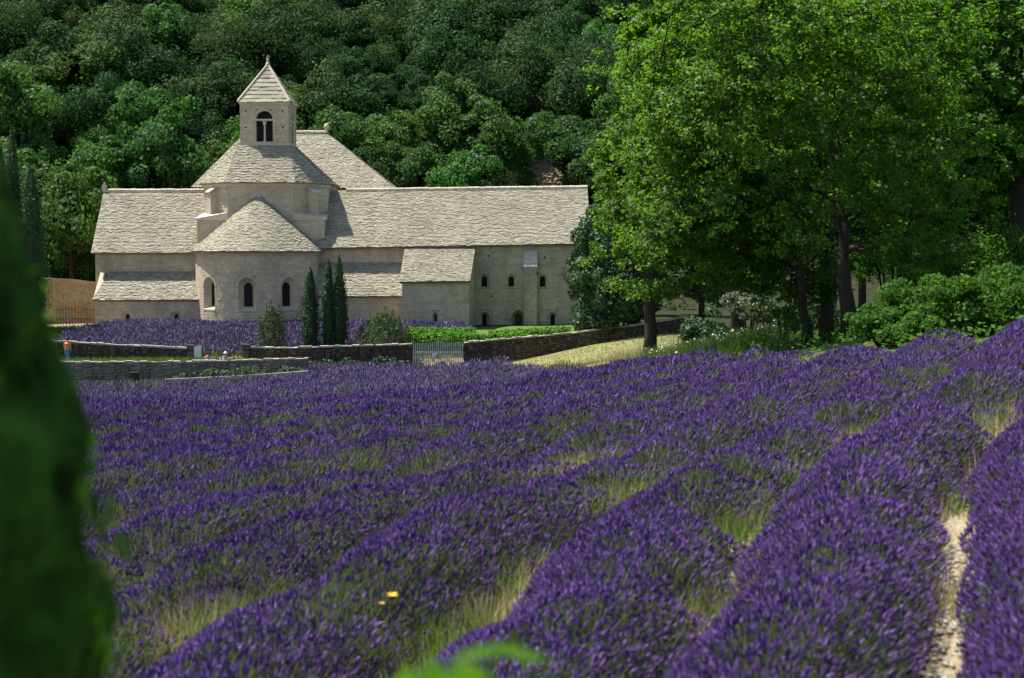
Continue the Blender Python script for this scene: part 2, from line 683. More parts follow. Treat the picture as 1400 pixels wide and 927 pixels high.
# ------------------------------------------------------------------ stone laying
def lay_slabs(mb, fn, wid, hgt, course=.17, wmin=.16, wmax=.42, thick=.034, R=rng, jitter=.03):
    """fn(u, v)->(pos, normal); stones in overlapping courses from eave (v=0) to ridge (v=1)"""
    n = max(2, int(round(hgt / course)))
    for c in range(n):
        v0 = c / n - (.25 / n if c else .12 / n)
        v1 = (c + 1) / n + .12 / n
        v1 = min(v1, 1)
        w = wid(c / n)
        if w < .15:
            continue
        u = 0.0
        while u < w - 1e-6:
            s = R.uniform(wmin, wmax)
            if w - u - s < wmin * .6:
                s = w - u
            a, b = u / w, min(1, (u + s - .012) / w)
            u += s
            th = thick * R.uniform(.65, 1.35)
            dv = R.normal(0, .09) / n
            j0, j1 = R.normal(0, jitter * .5, 2)
            ps = []
            for uu, vv, off in ((a, v0 + dv + j0 / hgt, 0), (b, v0 + dv + j1 / hgt, 0), (b, v1, 0), (a, v1, 0)):
                p, nn = fn(uu, vv)
                ps.append((p, nn))
            o0 = .03 + R.uniform(0, .03)
            o1 = .0
            lo = [ps[0][0] + ps[0][1] * o0, ps[1][0] + ps[1][1] * o0, ps[2][0] + ps[2][1] * o1, ps[3][0] + ps[3][1] * o1]
            t0 = R.normal(0, .008)
            hi = [ps[0][0] + ps[0][1] * (o0 + th + t0), ps[1][0] + ps[1][1] * (o0 + th - t0),
                  ps[2][0] + ps[2][1] * (o1 + th * .6), ps[3][0] + ps[3][1] * (o1 + th * .6)]
            mb.hexa(lo + hi)


def quad_fn(P00, P10, P01, P11):
    P00, P10, P01, P11 = [np.array(p, float) for p in (P00, P10, P01, P11)]
    nn = np.cross((P10 + P11) / 2 - (P00 + P01) / 2, (P01 + P11) / 2 - (P00 + P10) / 2)
    nn /= np.linalg.norm(nn)

    def fn(u, v):
        return (P00 * (1 - u) + P10 * u) * (1 - v) + (P01 * (1 - u) + P11 * u) * v, nn
    wid = lambda v: np.linalg.norm((P10 - P00) * (1 - v) + (P11 - P01) * v)
    hgt = np.linalg.norm((P01 + P11) / 2 - (P00 + P10) / 2)
    return fn, wid, hgt


def roof_part(name, parent, quads, course=.17, label=None, under=True, slab_kw={}):
    """a roof: bedding body with its stone slabs as a child of kind stuff"""
    body = MB()
    slabs = MB()
    for q in quads:
        fn, wid, hgt = quad_fn(*q)
        P00, P10, P01, P11 = [np.array(p, float) for p in q]
        nn = fn(0, 0)[1]
        lo = [p - nn * .14 for p in (P00, P10, P11, P01)]
        hi = [p - nn * .002 for p in (P00, P10, P11, P01)]
        if np.linalg.norm(P01 - P11) < 1e-6:
            body.add(lo[:3] + hi[:3], [(2, 1, 0), (3, 4, 5), (0, 1, 4, 3), (1, 2, 5, 4), (2, 0, 3, 5)])
        else:
            body.hexa(lo + hi)
        if nn[1] < .35:                        # slopes turned away from the field stay plain bedding
            lay_slabs(slabs, fn, wid, hgt, course, **slab_kw)
    r = put(name, body, M['underroof'], parent, label=label)
    put('stone_slabs', slabs, M['lauze'], r, kind='stuff')
    return r


def lay_blocks(mb, fn, Wd, Ht, holes=(), ch=.24, wmin=.28, wmax=.7, R=rng, joint=.014, proud=.018):
    n = max(1, int(round(Ht / ch)))
    v = 0
    hs = R.uniform(.85, 1.15, n)
    hs *= Ht / hs.sum()
    for c in range(n):
        h = hs[c]
        u = -R.uniform(0, wmax * .7)
        while u < Wd:
            s = R.uniform(wmin, wmax)
            segs = [(max(u, 0), min(u + s, Wd))]
            u += s
            for (a0, a1, b0, b1) in holes:
                if v + h <= b0 + .03 or v >= b1 - .03:
                    continue
                ns = []
                for (x0, x1) in segs:
                    if x1 <= a0 or x0 >= a1:
                        ns.append((x0, x1))
                    else:
                        if x0 < a0 - .05:
                            ns.append((x0, a0))
                        if x1 > a1 + .05:
                            ns.append((a1, x1))
                segs = ns
            for (x0, x1) in segs:
                if x1 - x0 < .05:
                    continue
                d = proud * R.uniform(.4, 1.3)
                j = joint / 2
                q = [(x0 + j, v + j), (x1 - j, v + j), (x1 - j, v + h - j), (x0 + j, v + h - j)]
                lo = [fn(a, b, -.01) for a, b in q]
                hi = [fn(a, b, d) for a, b in q]
                mb.add(lo + hi, [(4, 5, 6, 7), (0, 1, 5, 4), (1, 2, 6, 5), (2, 3, 7, 6), (3, 0, 4, 7)])
        v += h


def wall_sheet(mb, fn, Wd, Ht, holes=(), thick=.6, nu=1):
    us = sorted({0, Wd, *[h[0] for h in holes], *[h[1] for h in holes], *list(np.linspace(0, Wd, nu + 1))})
    vs = sorted({0, Ht, *[h[2] for h in holes], *[h[3] for h in holes]})
    us = [u for u in us if 0 <= u <= Wd]
    vs = [v for v in vs if 0 <= v <= Ht]
    for a, b in zip(us[:-1], us[1:]):
        for c, d in zip(vs[:-1], vs[1:]):
            mu, mv = (a + b) / 2, (c + d) / 2
            if any(h[0] < mu < h[1] and h[2] < mv < h[3] for h in holes):
                continue
            mb.add([fn(a, c, 0), fn(b, c, 0), fn(b, d, 0), fn(a, d, 0)], [(0, 1, 2, 3)])


def arch(u0, w, v0, h, n=9):
    """arched opening outline: bottom-left, up, round, bottom-right"""
    r = w / 2
    pts = [(u0 - r, v0)]
    for k in range(n):
        t = pi - pi * k / (n - 1)
        pts.append((u0 + r * cos(t), v0 + h - r + r * sin(t)))
    pts.append((u0 + r, v0))
    return pts


def window(parent, fn, u0, v0, wo, ho, wi, hi, depth=.35, sill_rise=.25, glass='glass', ring=.16, bars=0, name='window', extra_sill=False):
    """round-headed window: splayed reveal, arch ring, dark pane; returns the rectangular hole it needs in the wall sheet"""
    o = arch(u0, wo, v0, ho)
    i = arch(u0, wi, v0 + sill_rise, hi)
    mb = MB()
    n = len(o)
    vo = [fn(a, b, .012) for a, b in o]
    vi = [fn(a, b, -depth) for a, b in i]
    mb.add(vo + vi, [(k, k + 1, n + k + 1, n + k) for k in range(n - 1)] + [(n - 1, 0, n, 2 * n - 1)])
    # spandrels beside the arch head up to the rectangle
    r = wo / 2
    top = v0 + ho
    for side in (0, 1):
        pts = [p for p in o[1:-1] if (p[0] <= u0 + 1e-6 if side == 0 else p[0] >= u0 - 1e-6)]
        cx = u0 - r if side == 0 else u0 + r
        poly = [(cx, top)] + pts
        vv = [fn(a, b, .006) for a, b in poly]
        for k in range(1, len(vv) - 1):
            mb.add([vv[0], vv[k], vv[k + 1]], [(0, 1, 2) if side else (0, 1, 2)])
    w = put(name, mb, M['ashlar'], parent)
    # voussoirs
    if ring:
        rb = MB()
        nvs = max(7, int(pi * (r + ring) / .26) | 1)
        for k in range(nvs):
            t0 = pi - pi * (k + .04) / nvs
            t1 = pi - pi * (k + .96) / nvs
            pr = .03 + .012 * rng.random()
            q = [(r, t0), (r + ring, t0), (r + ring, t1), (r, t1)]
            P = [(u0 + rr * cos(t), v0 + ho - r + rr * sin(t)) for rr, t in q]
            lo = [fn(a, b, -.02) for a, b in P]
            h_ = [fn(a, b, pr) for a, b in P]
            rb.hexa([lo[0], lo[3], lo[2], lo[1], h_[0], h_[3], h_[2], h_[1]])
        put('arch_ring', rb, M['dressed'], w)
    pb = MB()
    pi_ = arch(u0, wi * 1.02, v0 + sill_rise - .01, hi + .02)
    pb.add([fn(a, b, -depth + .004) for a, b in pi_], [tuple(range(len(pi_)))])
    put('pane', pb, M[glass], w)
    if bars:
        bb = MB()
        for k in range(1, bars):
            a = u0 - wi / 2 + wi * k / bars
            bb.hexa([fn(a - .012, v0 + sill_rise, -depth + .01), fn(a + .012, v0 + sill_rise, -depth + .01), fn(a + .012, v0 + sill_rise, -depth + .03), fn(a - .012, v0 + sill_rise, -depth + .03),
                     fn(a - .012, v0 + sill_rise + hi - .1, -depth + .01), fn(a + .012, v0 + sill_rise + hi - .1, -depth + .01), fn(a + .012, v0 + sill_rise + hi - .1, -depth + .03), fn(a - .012, v0 + sill_rise + hi - .1, -depth + .03)])
        for k in range(1, 7):
            b = v0 + sill_rise + hi * k / 7
            bb.hexa([fn(u0 - wi / 2, b - .012, -depth + .012), fn(u0 + wi / 2, b - .012, -depth + .012), fn(u0 + wi / 2, b - .012, -depth + .034), fn(u0 - wi / 2, b - .012, -depth + .034),
                     fn(u0 - wi / 2, b + .012, -depth + .012), fn(u0 + wi / 2, b + .012, -depth + .012), fn(u0 + wi / 2, b + .012, -depth + .034), fn(u0 - wi / 2, b + .012, -depth + .034)])
        put('leading', bb, M['lead'], w)
    if extra_sill:
        sb = MB()
        a0, a1, b0, b1 = u0 - wo / 2 + .02, u0 + wo / 2 - .02, u0 - wi / 2, u0 + wi / 2
        lo = [fn(a0, v0 - .1, -.02), fn(a1, v0 - .1, -.02), fn(b1, v0 + sill_rise - .02, -depth + .03), fn(b0, v0 + sill_rise - .02, -depth + .03)]
        h_ = [fn(a0 - .06, v0 + .03, .07), fn(a1 + .06, v0 + .03, .07), fn(b1, v0 + sill_rise + .03, -depth + .03), fn(b0, v0 + sill_rise + .03, -depth + .03)]
        lo[0], lo[1] = fn(a0 - .06, v0 - .12, .06), fn(a1 + .06, v0 - .12, .06)
        sb.hexa(lo + h_)
        put('sill', sb, M['dressed'], w)
    return (u0 - wo / 2, u0 + wo / 2, v0, v0 + ho)


def plane_fn(A, B, z0):
    """wall from A to B (plan), outside on the right hand when walking B<-A (towards the camera for left-to-right walls)"""
    A = np.array(A, float)
    B = np.array(B, float)
    d = (B - A)
    L = np.linalg.norm(d)
    d /= L
    nrm = np.array([d[1], -d[0]])

    def fn(u, v, out):
        p = A + d * u + nrm * out
        return np.array([p[0], p[1], z0 + v])
    return fn, L


def build_wall(parent, name, A, B, z0, z1, holes=(), blocks=True, ch=.24, top=None, label=None):
    fn, L = plane_fn(A, B, z0)
    mb = MB()
    wall_sheet(mb, fn, L, z1 - z0, holes)
    w = put(name, mb, M['mortar'], parent, label=label)
    if blocks:
        bb = MB()
        lay_blocks(bb, fn, L, z1 - z0, holes, ch)
        put('ashlar_blocks', bb, M['ashlar'], w, kind='stuff')
    return w


# ------------------------------------------------------------------ the abbey
YF = 118.0                                    # plane of the long upper walls
YR = 122.6                                    # ridge of the transverse roofs
YL = 115.8                                    # lean-to walls
G0 = ABBEY_Z - .4                             # foundations
XL = WX(130, YF)
abbey = thing('abbey', 'pale limestone abbey church with bell tower, round apse and stone slab roofs', 'abbey', (WX(352, YF), YF, ABBEY_Z))


def hole_of(u0, w, v0, h):
    return (u0 - w / 2, u0 + w / 2, v0, v0 + h)


# left arm: upper wall, roof, lean-to
zE = WZ(345, YF)
zRd = WZ(261.5, YR)
XAL = WX(290, YF)
build_wall(abbey, 'transept_wall', (XL, YF), (XAL, YF), WZ(380, YF), zE + .05)
# gable end wall (faces left, carries the roof)
gb = MB()
gb.prism([(XL, YF), (XL + .6, YF), (XL + .6, 2 * YR - YF), (XL, 2 * YR - YF)], G0, zE)
gb.add([(XL, YF, zE), (XL, 2 * YR - YF, zE), (XL, YR, zRd - .1), (XL + .6, YF, zE), (XL + .6, 2 * YR - YF, zE), (XL + .6, YR, zRd - .1)],
       [(0, 2, 1), (3, 4, 5), (0, 3, 5, 2), (1, 2, 5, 4)])
put('gable_wall', gb, M['ashlar'], abbey)
XC = -21.1                                    # axis of the crossing
eL, eR = WX(124.5, YF - .5), WX(300, YF - .5)
rL, rR = WX(144, YR), WX(300, YR)
zEe = WZ(345.5, YF - .5)
roof_part('transept_roof', abbey, [((eL, YF - .5, zEe), (eR, YF - .5, zEe), (rL, YR, zRd), (rR, YR, zRd))])
bk = MB()
bk.add([(rL, YR, zRd), (rR, YR, zRd), (rR, 2 * YR - YF, zE), (eL, 2 * YR - YF, zE)], [(0, 1, 2, 3)])
put('rear_roof_slope', bk, M['underroof'], abbey)


def ridge_caps(name, A, B, parent, r=.16, L=.55):
    A = np.array(A, float)
    B = np.array(B, float)
    d = B - A
    T = np.linalg.norm(d)
    n = max(1, int(T / L))
    side = np.cross(d / T, [0, 0, 1.0])
    side /= np.linalg.norm(side)
    up = np.cross(side, d / T)
    mb = MB()
    for k in range(n):
        p, q = A + d * (k + .02) / n, A + d * (k + .98) / n
        o = rng.uniform(-.015, .015)
        pr = []
        for c in (p, q):
            pr.append([c + side * r * 1.25 - up * .1, c + side * r + up * (.1 + o), c + up * (.2 + o), c - side * r + up * (.1 + o), c - side * r * 1.25 - up * .1])
        mb.add(pr[0] + pr[1], [(0, 1, 6, 5), (1, 2, 7, 6), (2, 3, 8, 7), (3, 4, 9, 8), (4, 3, 2, 1, 0), (5, 6, 7, 8, 9), (0, 5, 9, 4)])
    o = put(name, mb, M['dressed'], parent, kind='stuff')
    return o


ridge_caps('ridge_stones', (rL, YR, zRd + .03), (WX(283, YR), YR, zRd + .03), abbey)
fb = MB()
fb.box(rL - .15, rL + .2, YR - .18, YR + .18, zRd, zRd + .55)
fb.box(rL - .05, rL + .1, YR - .1, YR + .1, zRd + .55, zRd + .8)
put('ridge_finial', fb, M['ashlar'], abbey)

# lean-to left
zlt, zle = WZ(371, YF - .05), WZ(410, YL - .35)
lx0, lx1 = WX(128, YL), WX(276, YL)
fnA, LA = plane_fn((lx0, YL), (lx1, YL), G0)
holes = []
for px in (172, 239):
    u0 = WX(px, YL) - lx0
    v0 = WZ(449, YL) - G0
    holes.append(window(abbey, fnA, u0, v0, .95, 1.45, .32, 1.05, depth=.28, sill_rise=.12, ring=.15))
build_wall(abbey, 'lean_to_wall', (lx0, YL), (lx1, YL), G0, zle + .12, holes)
roof_part('lean_to_roof', abbey, [((WX(124.5, YL - .35), YL - .35, zle), (lx1 + .3, YL - .35, zle), (WX(150, YF), YF, zlt), (lx1 + .3, YF, zlt))])
sd = MB()                                     # raised stone verge at the left end of the lean-to roof
sd.hexa([(lx0 - .05, YL - .2, zle - .3), (lx0 + .4, YL - .2, zle - .3), (lx0 + .4, YF, zlt - .3), (lx0 - .05, YF, zlt - .3),
         (lx0 - .05, YL - .2, zle + .1), (lx0 + .4, YL - .2, zle + .04), (lx0 + .4, YF - .1, zlt + .03), (lx0 - .05, YF - .1, zlt + .03)])
sd.prism([(lx0, YL), (lx0 + .4, YL), (lx0 + .4, YF), (lx0, YF)], G0, [zle, zle, zlt, zlt])
put('verge_wall', sd, M['ashlar'], abbey)

# apse
AX, AY, AR = WX(353, YF), YF, 5.12
zAe = WZ(344, 113.2)


def apse_fn(phi0, z0):
    def fn(u, v, out):
        ph = phi0 + u / AR
        r = AR + out
        return np.array([AX + r * sin(ph), AY - r * cos(ph), z0 + v])
    return fn


ph0 = radians(-92)
afn = apse_fn(ph0, G0)
AL = AR * radians(184)
holes = []
for a in (-41, 0, 39):
    u0 = AR * (radians(a) - ph0)
    v0 = WZ(424, 113.2) - G0
    holes.append(window(abbey, afn, u0, v0, 1.45, 2.65, .78, 1.95, depth=.55, sill_rise=.25, ring=.2, bars=3, extra_sill=True, name='apse_window'))
mb = MB()
wall_sheet(mb, afn, AL, zAe - G0, holes, nu=40)
aw = put('apse_wall', mb, M['mortar'], abbey)
bb = MB()
lay_blocks(bb, afn, AL, zAe - G0, holes, .24)
put('ashlar_blocks', bb, M['ashlar'], aw, kind='stuff')
# moulded cornice
cb = MB()
cb.lathe((AX, AY, zAe), [(AR + .02, -.32), (AR + .10, -.28), (AR + .12, -.12), (AR + .24, -.02), (AR + .2, 0), (AR - .1, 0)], 40, 0, pi, 2 * pi)
put('cornice', cb, M['dressed'], abbey, smooth=False)
zAp = WZ(266, YF + .4)
RE = AR + .38


def cone_fn(u, v):
    ph = radians(-100) + radians(200) * u
    r = RE * (1 - v)
    sl = math.atan2(zAp - zAe, RE)
    n = np.array([sin(ph) * sin(sl), -cos(ph) * sin(sl), cos(sl)])
    return np.array([AX + r * sin(ph), AY + .4 * v - r * cos(ph), zAe + .02 + (zAp - zAe) * v]), n


cn = MB()
seg = 36
vs = [tuple(cone_fn(k / seg, 0)[0] - cone_fn(k / seg, 0)[1] * .0) for k in range(seg + 1)] + [tuple(cone_fn(.5, 1)[0])]
cn.add(vs, [(k, k + 1, seg + 1) for k in range(seg)])
vs2 = [tuple(cone_fn(k / seg, 0)[0] - np.array([0, 0, .14])) for k in range(seg + 1)]
cn.add(vs[:-1] + vs2, [(k, seg + 1 + k, seg + 2 + k, k + 1) for k in range(seg)])
ar = put('apse_roof', cn, M['underroof'], abbey)
sb_ = MB()
lay_slabs(sb_, cone_fn, lambda v: RE * (1 - v) * radians(200), math.hypot(RE, zAp - zAe), .17, .18, .42)
put('stone_slabs', sb_, M['lauze'], ar, kind='stuff')
kb = MB()
kb.lathe((AX, AY + .4, zAp - .25), [(.32, 0), (.3, .22), (.18, .38), (.12, .6), (.02, .72)], 8)
put('apse_finial', kb, M['ashlar'], abbey)

# lantern over the crossing: octagon on a square base
LB, LC, LY = 5.3, 2.55, 123.6
lf = LY - LB
zL0, zLe = WZ(350, lf), WZ(250, lf)
oct_ = [(XC - LB + LC, lf), (XC + LB - LC, lf), (XC + LB, lf + LC), (XC + LB, LY + LB - LC), (XC + LB - LC, LY + LB), (XC - LB + LC, LY + LB), (XC - LB, LY + LB - LC), (XC - LB, lf + LC)]
for k, nm in ((0, 'lantern_wall'), (1, 'lantern_wall'), (2, 'lantern_wall'), (6, 'lantern_wall'), (7, 'lantern_wall')):
    A, B = oct_[k], oct_[(k + 1) % 8]
    build_wall(abbey, nm, A, B, zL0, zLe + .1)
rb_ = MB()
rb_.prism([oct_[3], oct_[4], oct_[5], oct_[6]], zL0, zLe)
put('lantern_rear_wall', rb_, M['ashlar'], abbey)
# cornice under the lantern eave
cb = MB()
ctr = np.array([XC, LY])
for k in (0, 1, 2, 7):
    A, B = np.array(oct_[k]), np.array(oct_[(k + 1) % 8])
    fn, L = plane_fn(A, B, zLe - .28)
    cb.hexa([fn(-.03, 0, -.1), fn(-.03, 0, .06), fn(L + .03, 0, .06), fn(L + .03, 0, -.1), fn(-.1, .26, -.1), fn(-.1, .26, .22), fn(L + .1, .26, .22), fn(L + .1, .26, -.1)])
put('lantern_cornice', cb, M['dressed'], abbey)
# tower geometry
TA = 2.07
TY = 122.6
tf = TY - TA
zT0, zT1 = WZ(199, tf), WZ(141, tf)
oe = []
for (x, y) in oct_:
    d = np.array([x, y]) - ctr
    d = d * (1 + .42 / np.linalg.norm(d) * 1.0)
    oe.append(np.array([ctr[0] + d[0], ctr[1] + d[1], zLe + .02]))
tq = [np.array([XC - TA - .1, tf - .1, zT0 + .05]), np.array([XC + TA + .1, tf - .1, zT0 + .05]), np.array([XC + TA + .1, TY + TA + .1, zT0 + .05]), np.array([XC - TA - .1, TY + TA + .1, zT0 + .05])]
roof_part('lantern_roof', abbey, [
    (oe[0], oe[1], tq[0], tq[1]), (oe[1], oe[2], tq[1], tq[1]), (oe[2], oe[3], tq[1], tq[2]),
    (oe[6], oe[7], tq[3], tq[0]), (oe[7], oe[0], tq[0], tq[0]), (oe[3], oe[4], tq[2], tq[2]), (oe[4], oe[5], tq[2], tq[3]), (oe[5], oe[6], tq[3], tq[3])])
# corner bases and little buttresses on the chamfers
for s in (-1, 1):
    cx, cy = XC + s * LB, lf
    a, b_ = (XC + s * (LB - LC), lf), (XC + s * LB, lf + LC)
    zb0, zb1 = WZ(352, lf), WZ(301, lf)
    tri = [a, (cx + s * .05, cy - .05), b_] if s > 0 else [a, b_, (cx + s * .05, cy - .05)]
    mbq = MB()
    mbq.prism(tri, zb0, zb1)
    o = put('corner_base', mbq, M['ashlar'], abbey)
    tb = MB()
    ex = .14
    trb = [(a[0] - s * .05, a[1] - ex), (cx + s * ex, cy - ex), (b_[0] + s * ex, b_[1] + .05)]
    z_hi = WZ(291, lf + 1)
    if s < 0:
        trb = [trb[0], trb[2], trb[1]]
        tb.prism(trb, zb1, [z_hi, z_hi, zb1 + .14])
    else:
        tb.prism(trb, zb1, [z_hi, zb1 + .14, z_hi])
    put('capstone', tb, M['white_stone' if s < 0 else 'dressed'], o)  # right capstone takes a darker stone, its shadow put into the colour
    mid = (np.array(a) + np.array(b_)) / 2
    nr = np.array([s, -1]) / math.sqrt(2)
    tg = np.array([1, s]) / math.sqrt(2)
    pb = MB()
    w2, dd = .3, .7
    P = [mid + tg * w2, mid - tg * w2, mid - tg * w2 + nr * dd, mid + tg * w2 + nr * dd]
    P = [tuple(p) for p in P]
    if s < 0:
        P = P[::-1]
    zt = WZ(264, lf + 1)
    zs = [zt + .45 if np.linalg.norm(np.array(p) - mid) < .5 else zt for p in P]
    pb.prism(P, zb1 + .1, zs)
    put('chamfer_buttress', pb, M['dressed'], abbey)
    qb = MB()
    P2 = [mid + tg * (w2 + .06), mid - tg * (w2 + .06), mid - tg * (w2 + .06) + nr * (dd + .1), mid + tg * (w2 + .06) + nr * (dd + .1)]
    P2 = [tuple(p) for p in P2]
    if s < 0:
        P2 = P2[::-1]
    z2 = [zz + .13 for zz in [zt + .47 if np.linalg.norm(np.array(p) - mid) < .52 else zt for p in P2]]
    qb.prism(P2, [z - .11 for z in z2], z2)
    put('buttress_cap', qb, M['white_stone'], abbey)

# bell tower
twz = zT1 - zT0
TB = [(XC - TA, tf), (XC + TA, tf), (XC + TA, TY + TA), (XC - TA, TY + TA)]
for k in range(4):
    A, B = TB[k], TB[(k + 1) % 4]
    fn, L = plane_fn(A, B, zT0 - .3)
    ow, oh, ov = 1.42, 2.62, .62
    u0 = L / 2
    o = arch(u0, ow, ov, oh, 13)
    mbw = MB()
    n = len(o)
    # reveal
    vo = [fn(a, b, .012) for a, b in o]
    vi = [fn(a, b, -.55) for a, b in o]
    mbw.add(vo + vi, [(j, j + 1, n + j + 1, n + j) for j in range(n - 1)] + [(n - 1, 0, n, 2 * n - 1)])
    r = ow / 2
    for side in (0, 1):
        pts = [p for p in o[1:-1] if (p[0] <= u0 + 1e-6 if side == 0 else p[0] >= u0 - 1e-6)]
        c0 = (u0 - r if side == 0 else u0 + r, ov + oh)
        vv = [fn(a, b, .006) for a, b in [c0] + pts]
        for j in range(1, len(vv) - 1):
            mbw.add([vv[0], vv[j], vv[j + 1]], [(0, 1, 2)])
    hole = (u0 - r, u0 + r, ov, ov + oh)
    w = build_wall(abbey, 'bell_tower_wall', A, B, zT0 - .3, zT1 + .1, [hole], ch=.31)
    bw = put('belfry_opening', mbw, M['ashlar'], abbey)
    rb = MB()
    for j in range(11):
        t0, t1 = pi - pi * (j + .04) / 11, pi - pi * (j + .96) / 11
        q = [(r, t0), (r + .2, t0), (r + .2, t1), (r, t1)]
        P = [(u0 + rr * cos(t), ov + oh - r + rr * sin(t)) for rr, t in q]
        lo = [fn(a, b, -.02) for a, b in P]
        h_ = [fn(a, b, .035) for a, b in P]
        rb.hexa([lo[0], lo[3], lo[2], lo[1], h_[0], h_[3], h_[2], h_[1]])
    put('arch_ring', rb, M['dressed'], bw)
    im = MB()                                  # impost band / lintel and twin arches below it

    def bx(m_, a0, a1, b0, b1, o0, o1):
        m_.hexa([fn(a0, b0, o0), fn(a1, b0, o0), fn(a1, b0, o1), fn(a0, b0, o1), fn(a0, b1, o0), fn(a1, b1, o0), fn(a1, b1, o1), fn(a0, b1, o1)])
    lz = ov + oh - r - .12
    bx(im, u0 - r - .2, u0 + r + .2, lz, lz + .14, -.42, .05)
    put('lintel', im, M['white_stone'], bw)
    cl = MB()
    cp = fn(u0, ov, -.2)
    cl.lathe(cp, [(.14, 0), (.14, .1), (.085, .16), (.08, lz - ov - .42), (.11, lz - ov - .36), (.2, lz - ov - .02)], 8)
    put('colonnette', cl, M['white_stone'], bw)
    sl_ = MB()
    bx(sl_, u0 - r - .06, u0 + r + .06, ov - .14, ov + .0, -.5, .09)
    put('sill', sl_, M['white_stone'], bw)
    hb = MB()
    for (uu, vv) in ((.5, twz - .35), (L - .5, twz - .35), (.5, twz - 1.75), (L - .5, twz - 1.75)):
        bx(hb, uu - .07, uu + .07, vv - .07, vv + .07, -.02, .034)
    put('putlog_hole_shade', hb, M['opening_shade'], w, kind='stuff')  # dark blocks on the wall face, the shade of holes as colour
inn = MB()
inn.box(XC - TA + .62, XC + TA - .62, tf + .62, TY + TA - .62, zT0, zT1 + .3)
put('belfry_shade_block', inn, M['opening_shade'], abbey)  # added dark block, stands in for the shade of the bell chamber
pl = MB()
pl.prism([(XC - TA - .16, tf - .16), (XC + TA + .16, tf - .16), (XC + TA + .16, TY + TA + .16), (XC - TA - .16, TY + TA + .16)], zT0 - .12, zT0 + .22)
put('tower_plinth', pl, M['dressed'], abbey)
co = MB()
co.hexa([(XC - TA - .04, tf - .04, zT1 - .12), (XC + TA + .04, tf - .04, zT1 - .12), (XC + TA + .04, TY + TA + .04, zT1 - .12), (XC - TA - .04, TY + TA + .04, zT1 - .12),
         (XC - TA - .13, tf - .13, zT1 + .1), (XC + TA + .13, tf - .13, zT1 + .1), (XC + TA + .13, TY + TA + .13, zT1 + .1), (XC - TA - .13, TY + TA + .13, zT1 + .1)])
put('tower_cornice', co, M['dressed'], abbey)
zP = WZ(90, TY)
ov_ = TA + .14
pq = [np.array([XC - ov_, TY - ov_, zT1 + .11]), np.array([XC + ov_, TY - ov_, zT1 + .11]), np.array([XC + ov_, TY + ov_, zT1 + .11]), np.array([XC - ov_, TY + ov_, zT1 + .11])]
ap = np.array([XC, TY, zP])
roof_part('spire', abbey, [(pq[k], pq[(k + 1) % 4], ap, ap) for k in range(4)], .42, slab_kw=dict(wmin=.6, wmax=1.1, thick=.045))
hp = MB()
for k in range(4):
    a, b_ = pq[k] + np.array([0, 0, .02]), ap + np.array([0, 0, .12])
    hp.tube([a, a + (b_ - a) * .03, b_], [.12, .14, .11], 7)
put('hip_roll', hp, M['dressed'], abbey, kind='stuff')
fi = MB()
fi.lathe((XC, TY, zP - .15), [(.24, 0), (.2, .3), (.1, .5), (.09, .62), (.12, .7), (.07, .82), (.02, .9)], 8)
fi.box(XC - .13, XC + .13, TY - .045, TY + .045, zP + .76, zP + .84)
fi.box(XC - .045, XC + .045, TY - .04, TY + .04, zP + .6, zP + .95)
put('spire_cross', fi, M['dressed'], abbey)

# hipped nave roof behind the crossing
NZe, NZr = WZ(256, 132), WZ(182, 138)
nxr, nxe = WX(448, 138), WX(539, 132)
nxl = -26.0
roof_part('nave_roof', abbey, [
    ((nxl - 4, 132, NZe), (nxe, 132, NZe - .1), (nxl, 138, NZr), (nxr, 138, NZr)),
    ((nxe, 132, NZe - .1), (nxe, 144, NZe - .1), (nxr, 138, NZr), (nxr, 138, NZr)),
    ((nxe, 144, NZe), (nxl - 4, 144, NZe), (nxr, 138, NZr), (nxl, 138, NZr))], .2)
ridge_caps('ridge_stones', (nxl, 138, NZr + .03), (nxr, 138, NZr + .08), abbey, .17)
nw = MB()
nw.prism([(nxl - 3, 132.4), (nxe - .4, 132.4), (nxe - .4, 143.6), (nxl - 3, 143.6)], ABBEY_Z, NZe)
put('nave_wall', nw, M['ashlar'], abbey)
nf = MB()
nf.lathe((nxr, 138, NZr), [(.2, 0), (.14, .25), (.24, .45), (.3, .65), (.2, .85), (.03, .98)], 8)
put('nave_finial', nf, M['dressed'], abbey)

# right arm
XR0, XR1 = WX(430, YF), WX(803, YR) - .2
zE0, zE1 = WZ(339.3, YF - .5), WZ(333, YF - .5)
zR0, zR1 = WZ(261.5, YR), WZ(257, YR)
zrb = G0
fnR, LR = plane_fn((XR0, YF), (XR1, YF), zrb)
holes = []


def wn(px, py_top, py_bot, wo, wi, hi, sr, Y=YF, fn=fnR, x0=XR0, z0=zrb, **k):
    u0 = WX(px, Y) - x0
    v0 = WZ(py_bot, Y) - z0
    ho = WZ(py_top, Y) - WZ(py_bot, Y)
    return window(abbey, fn, u0, v0, wo, ho, wi, hi, sill_rise=sr, **k)


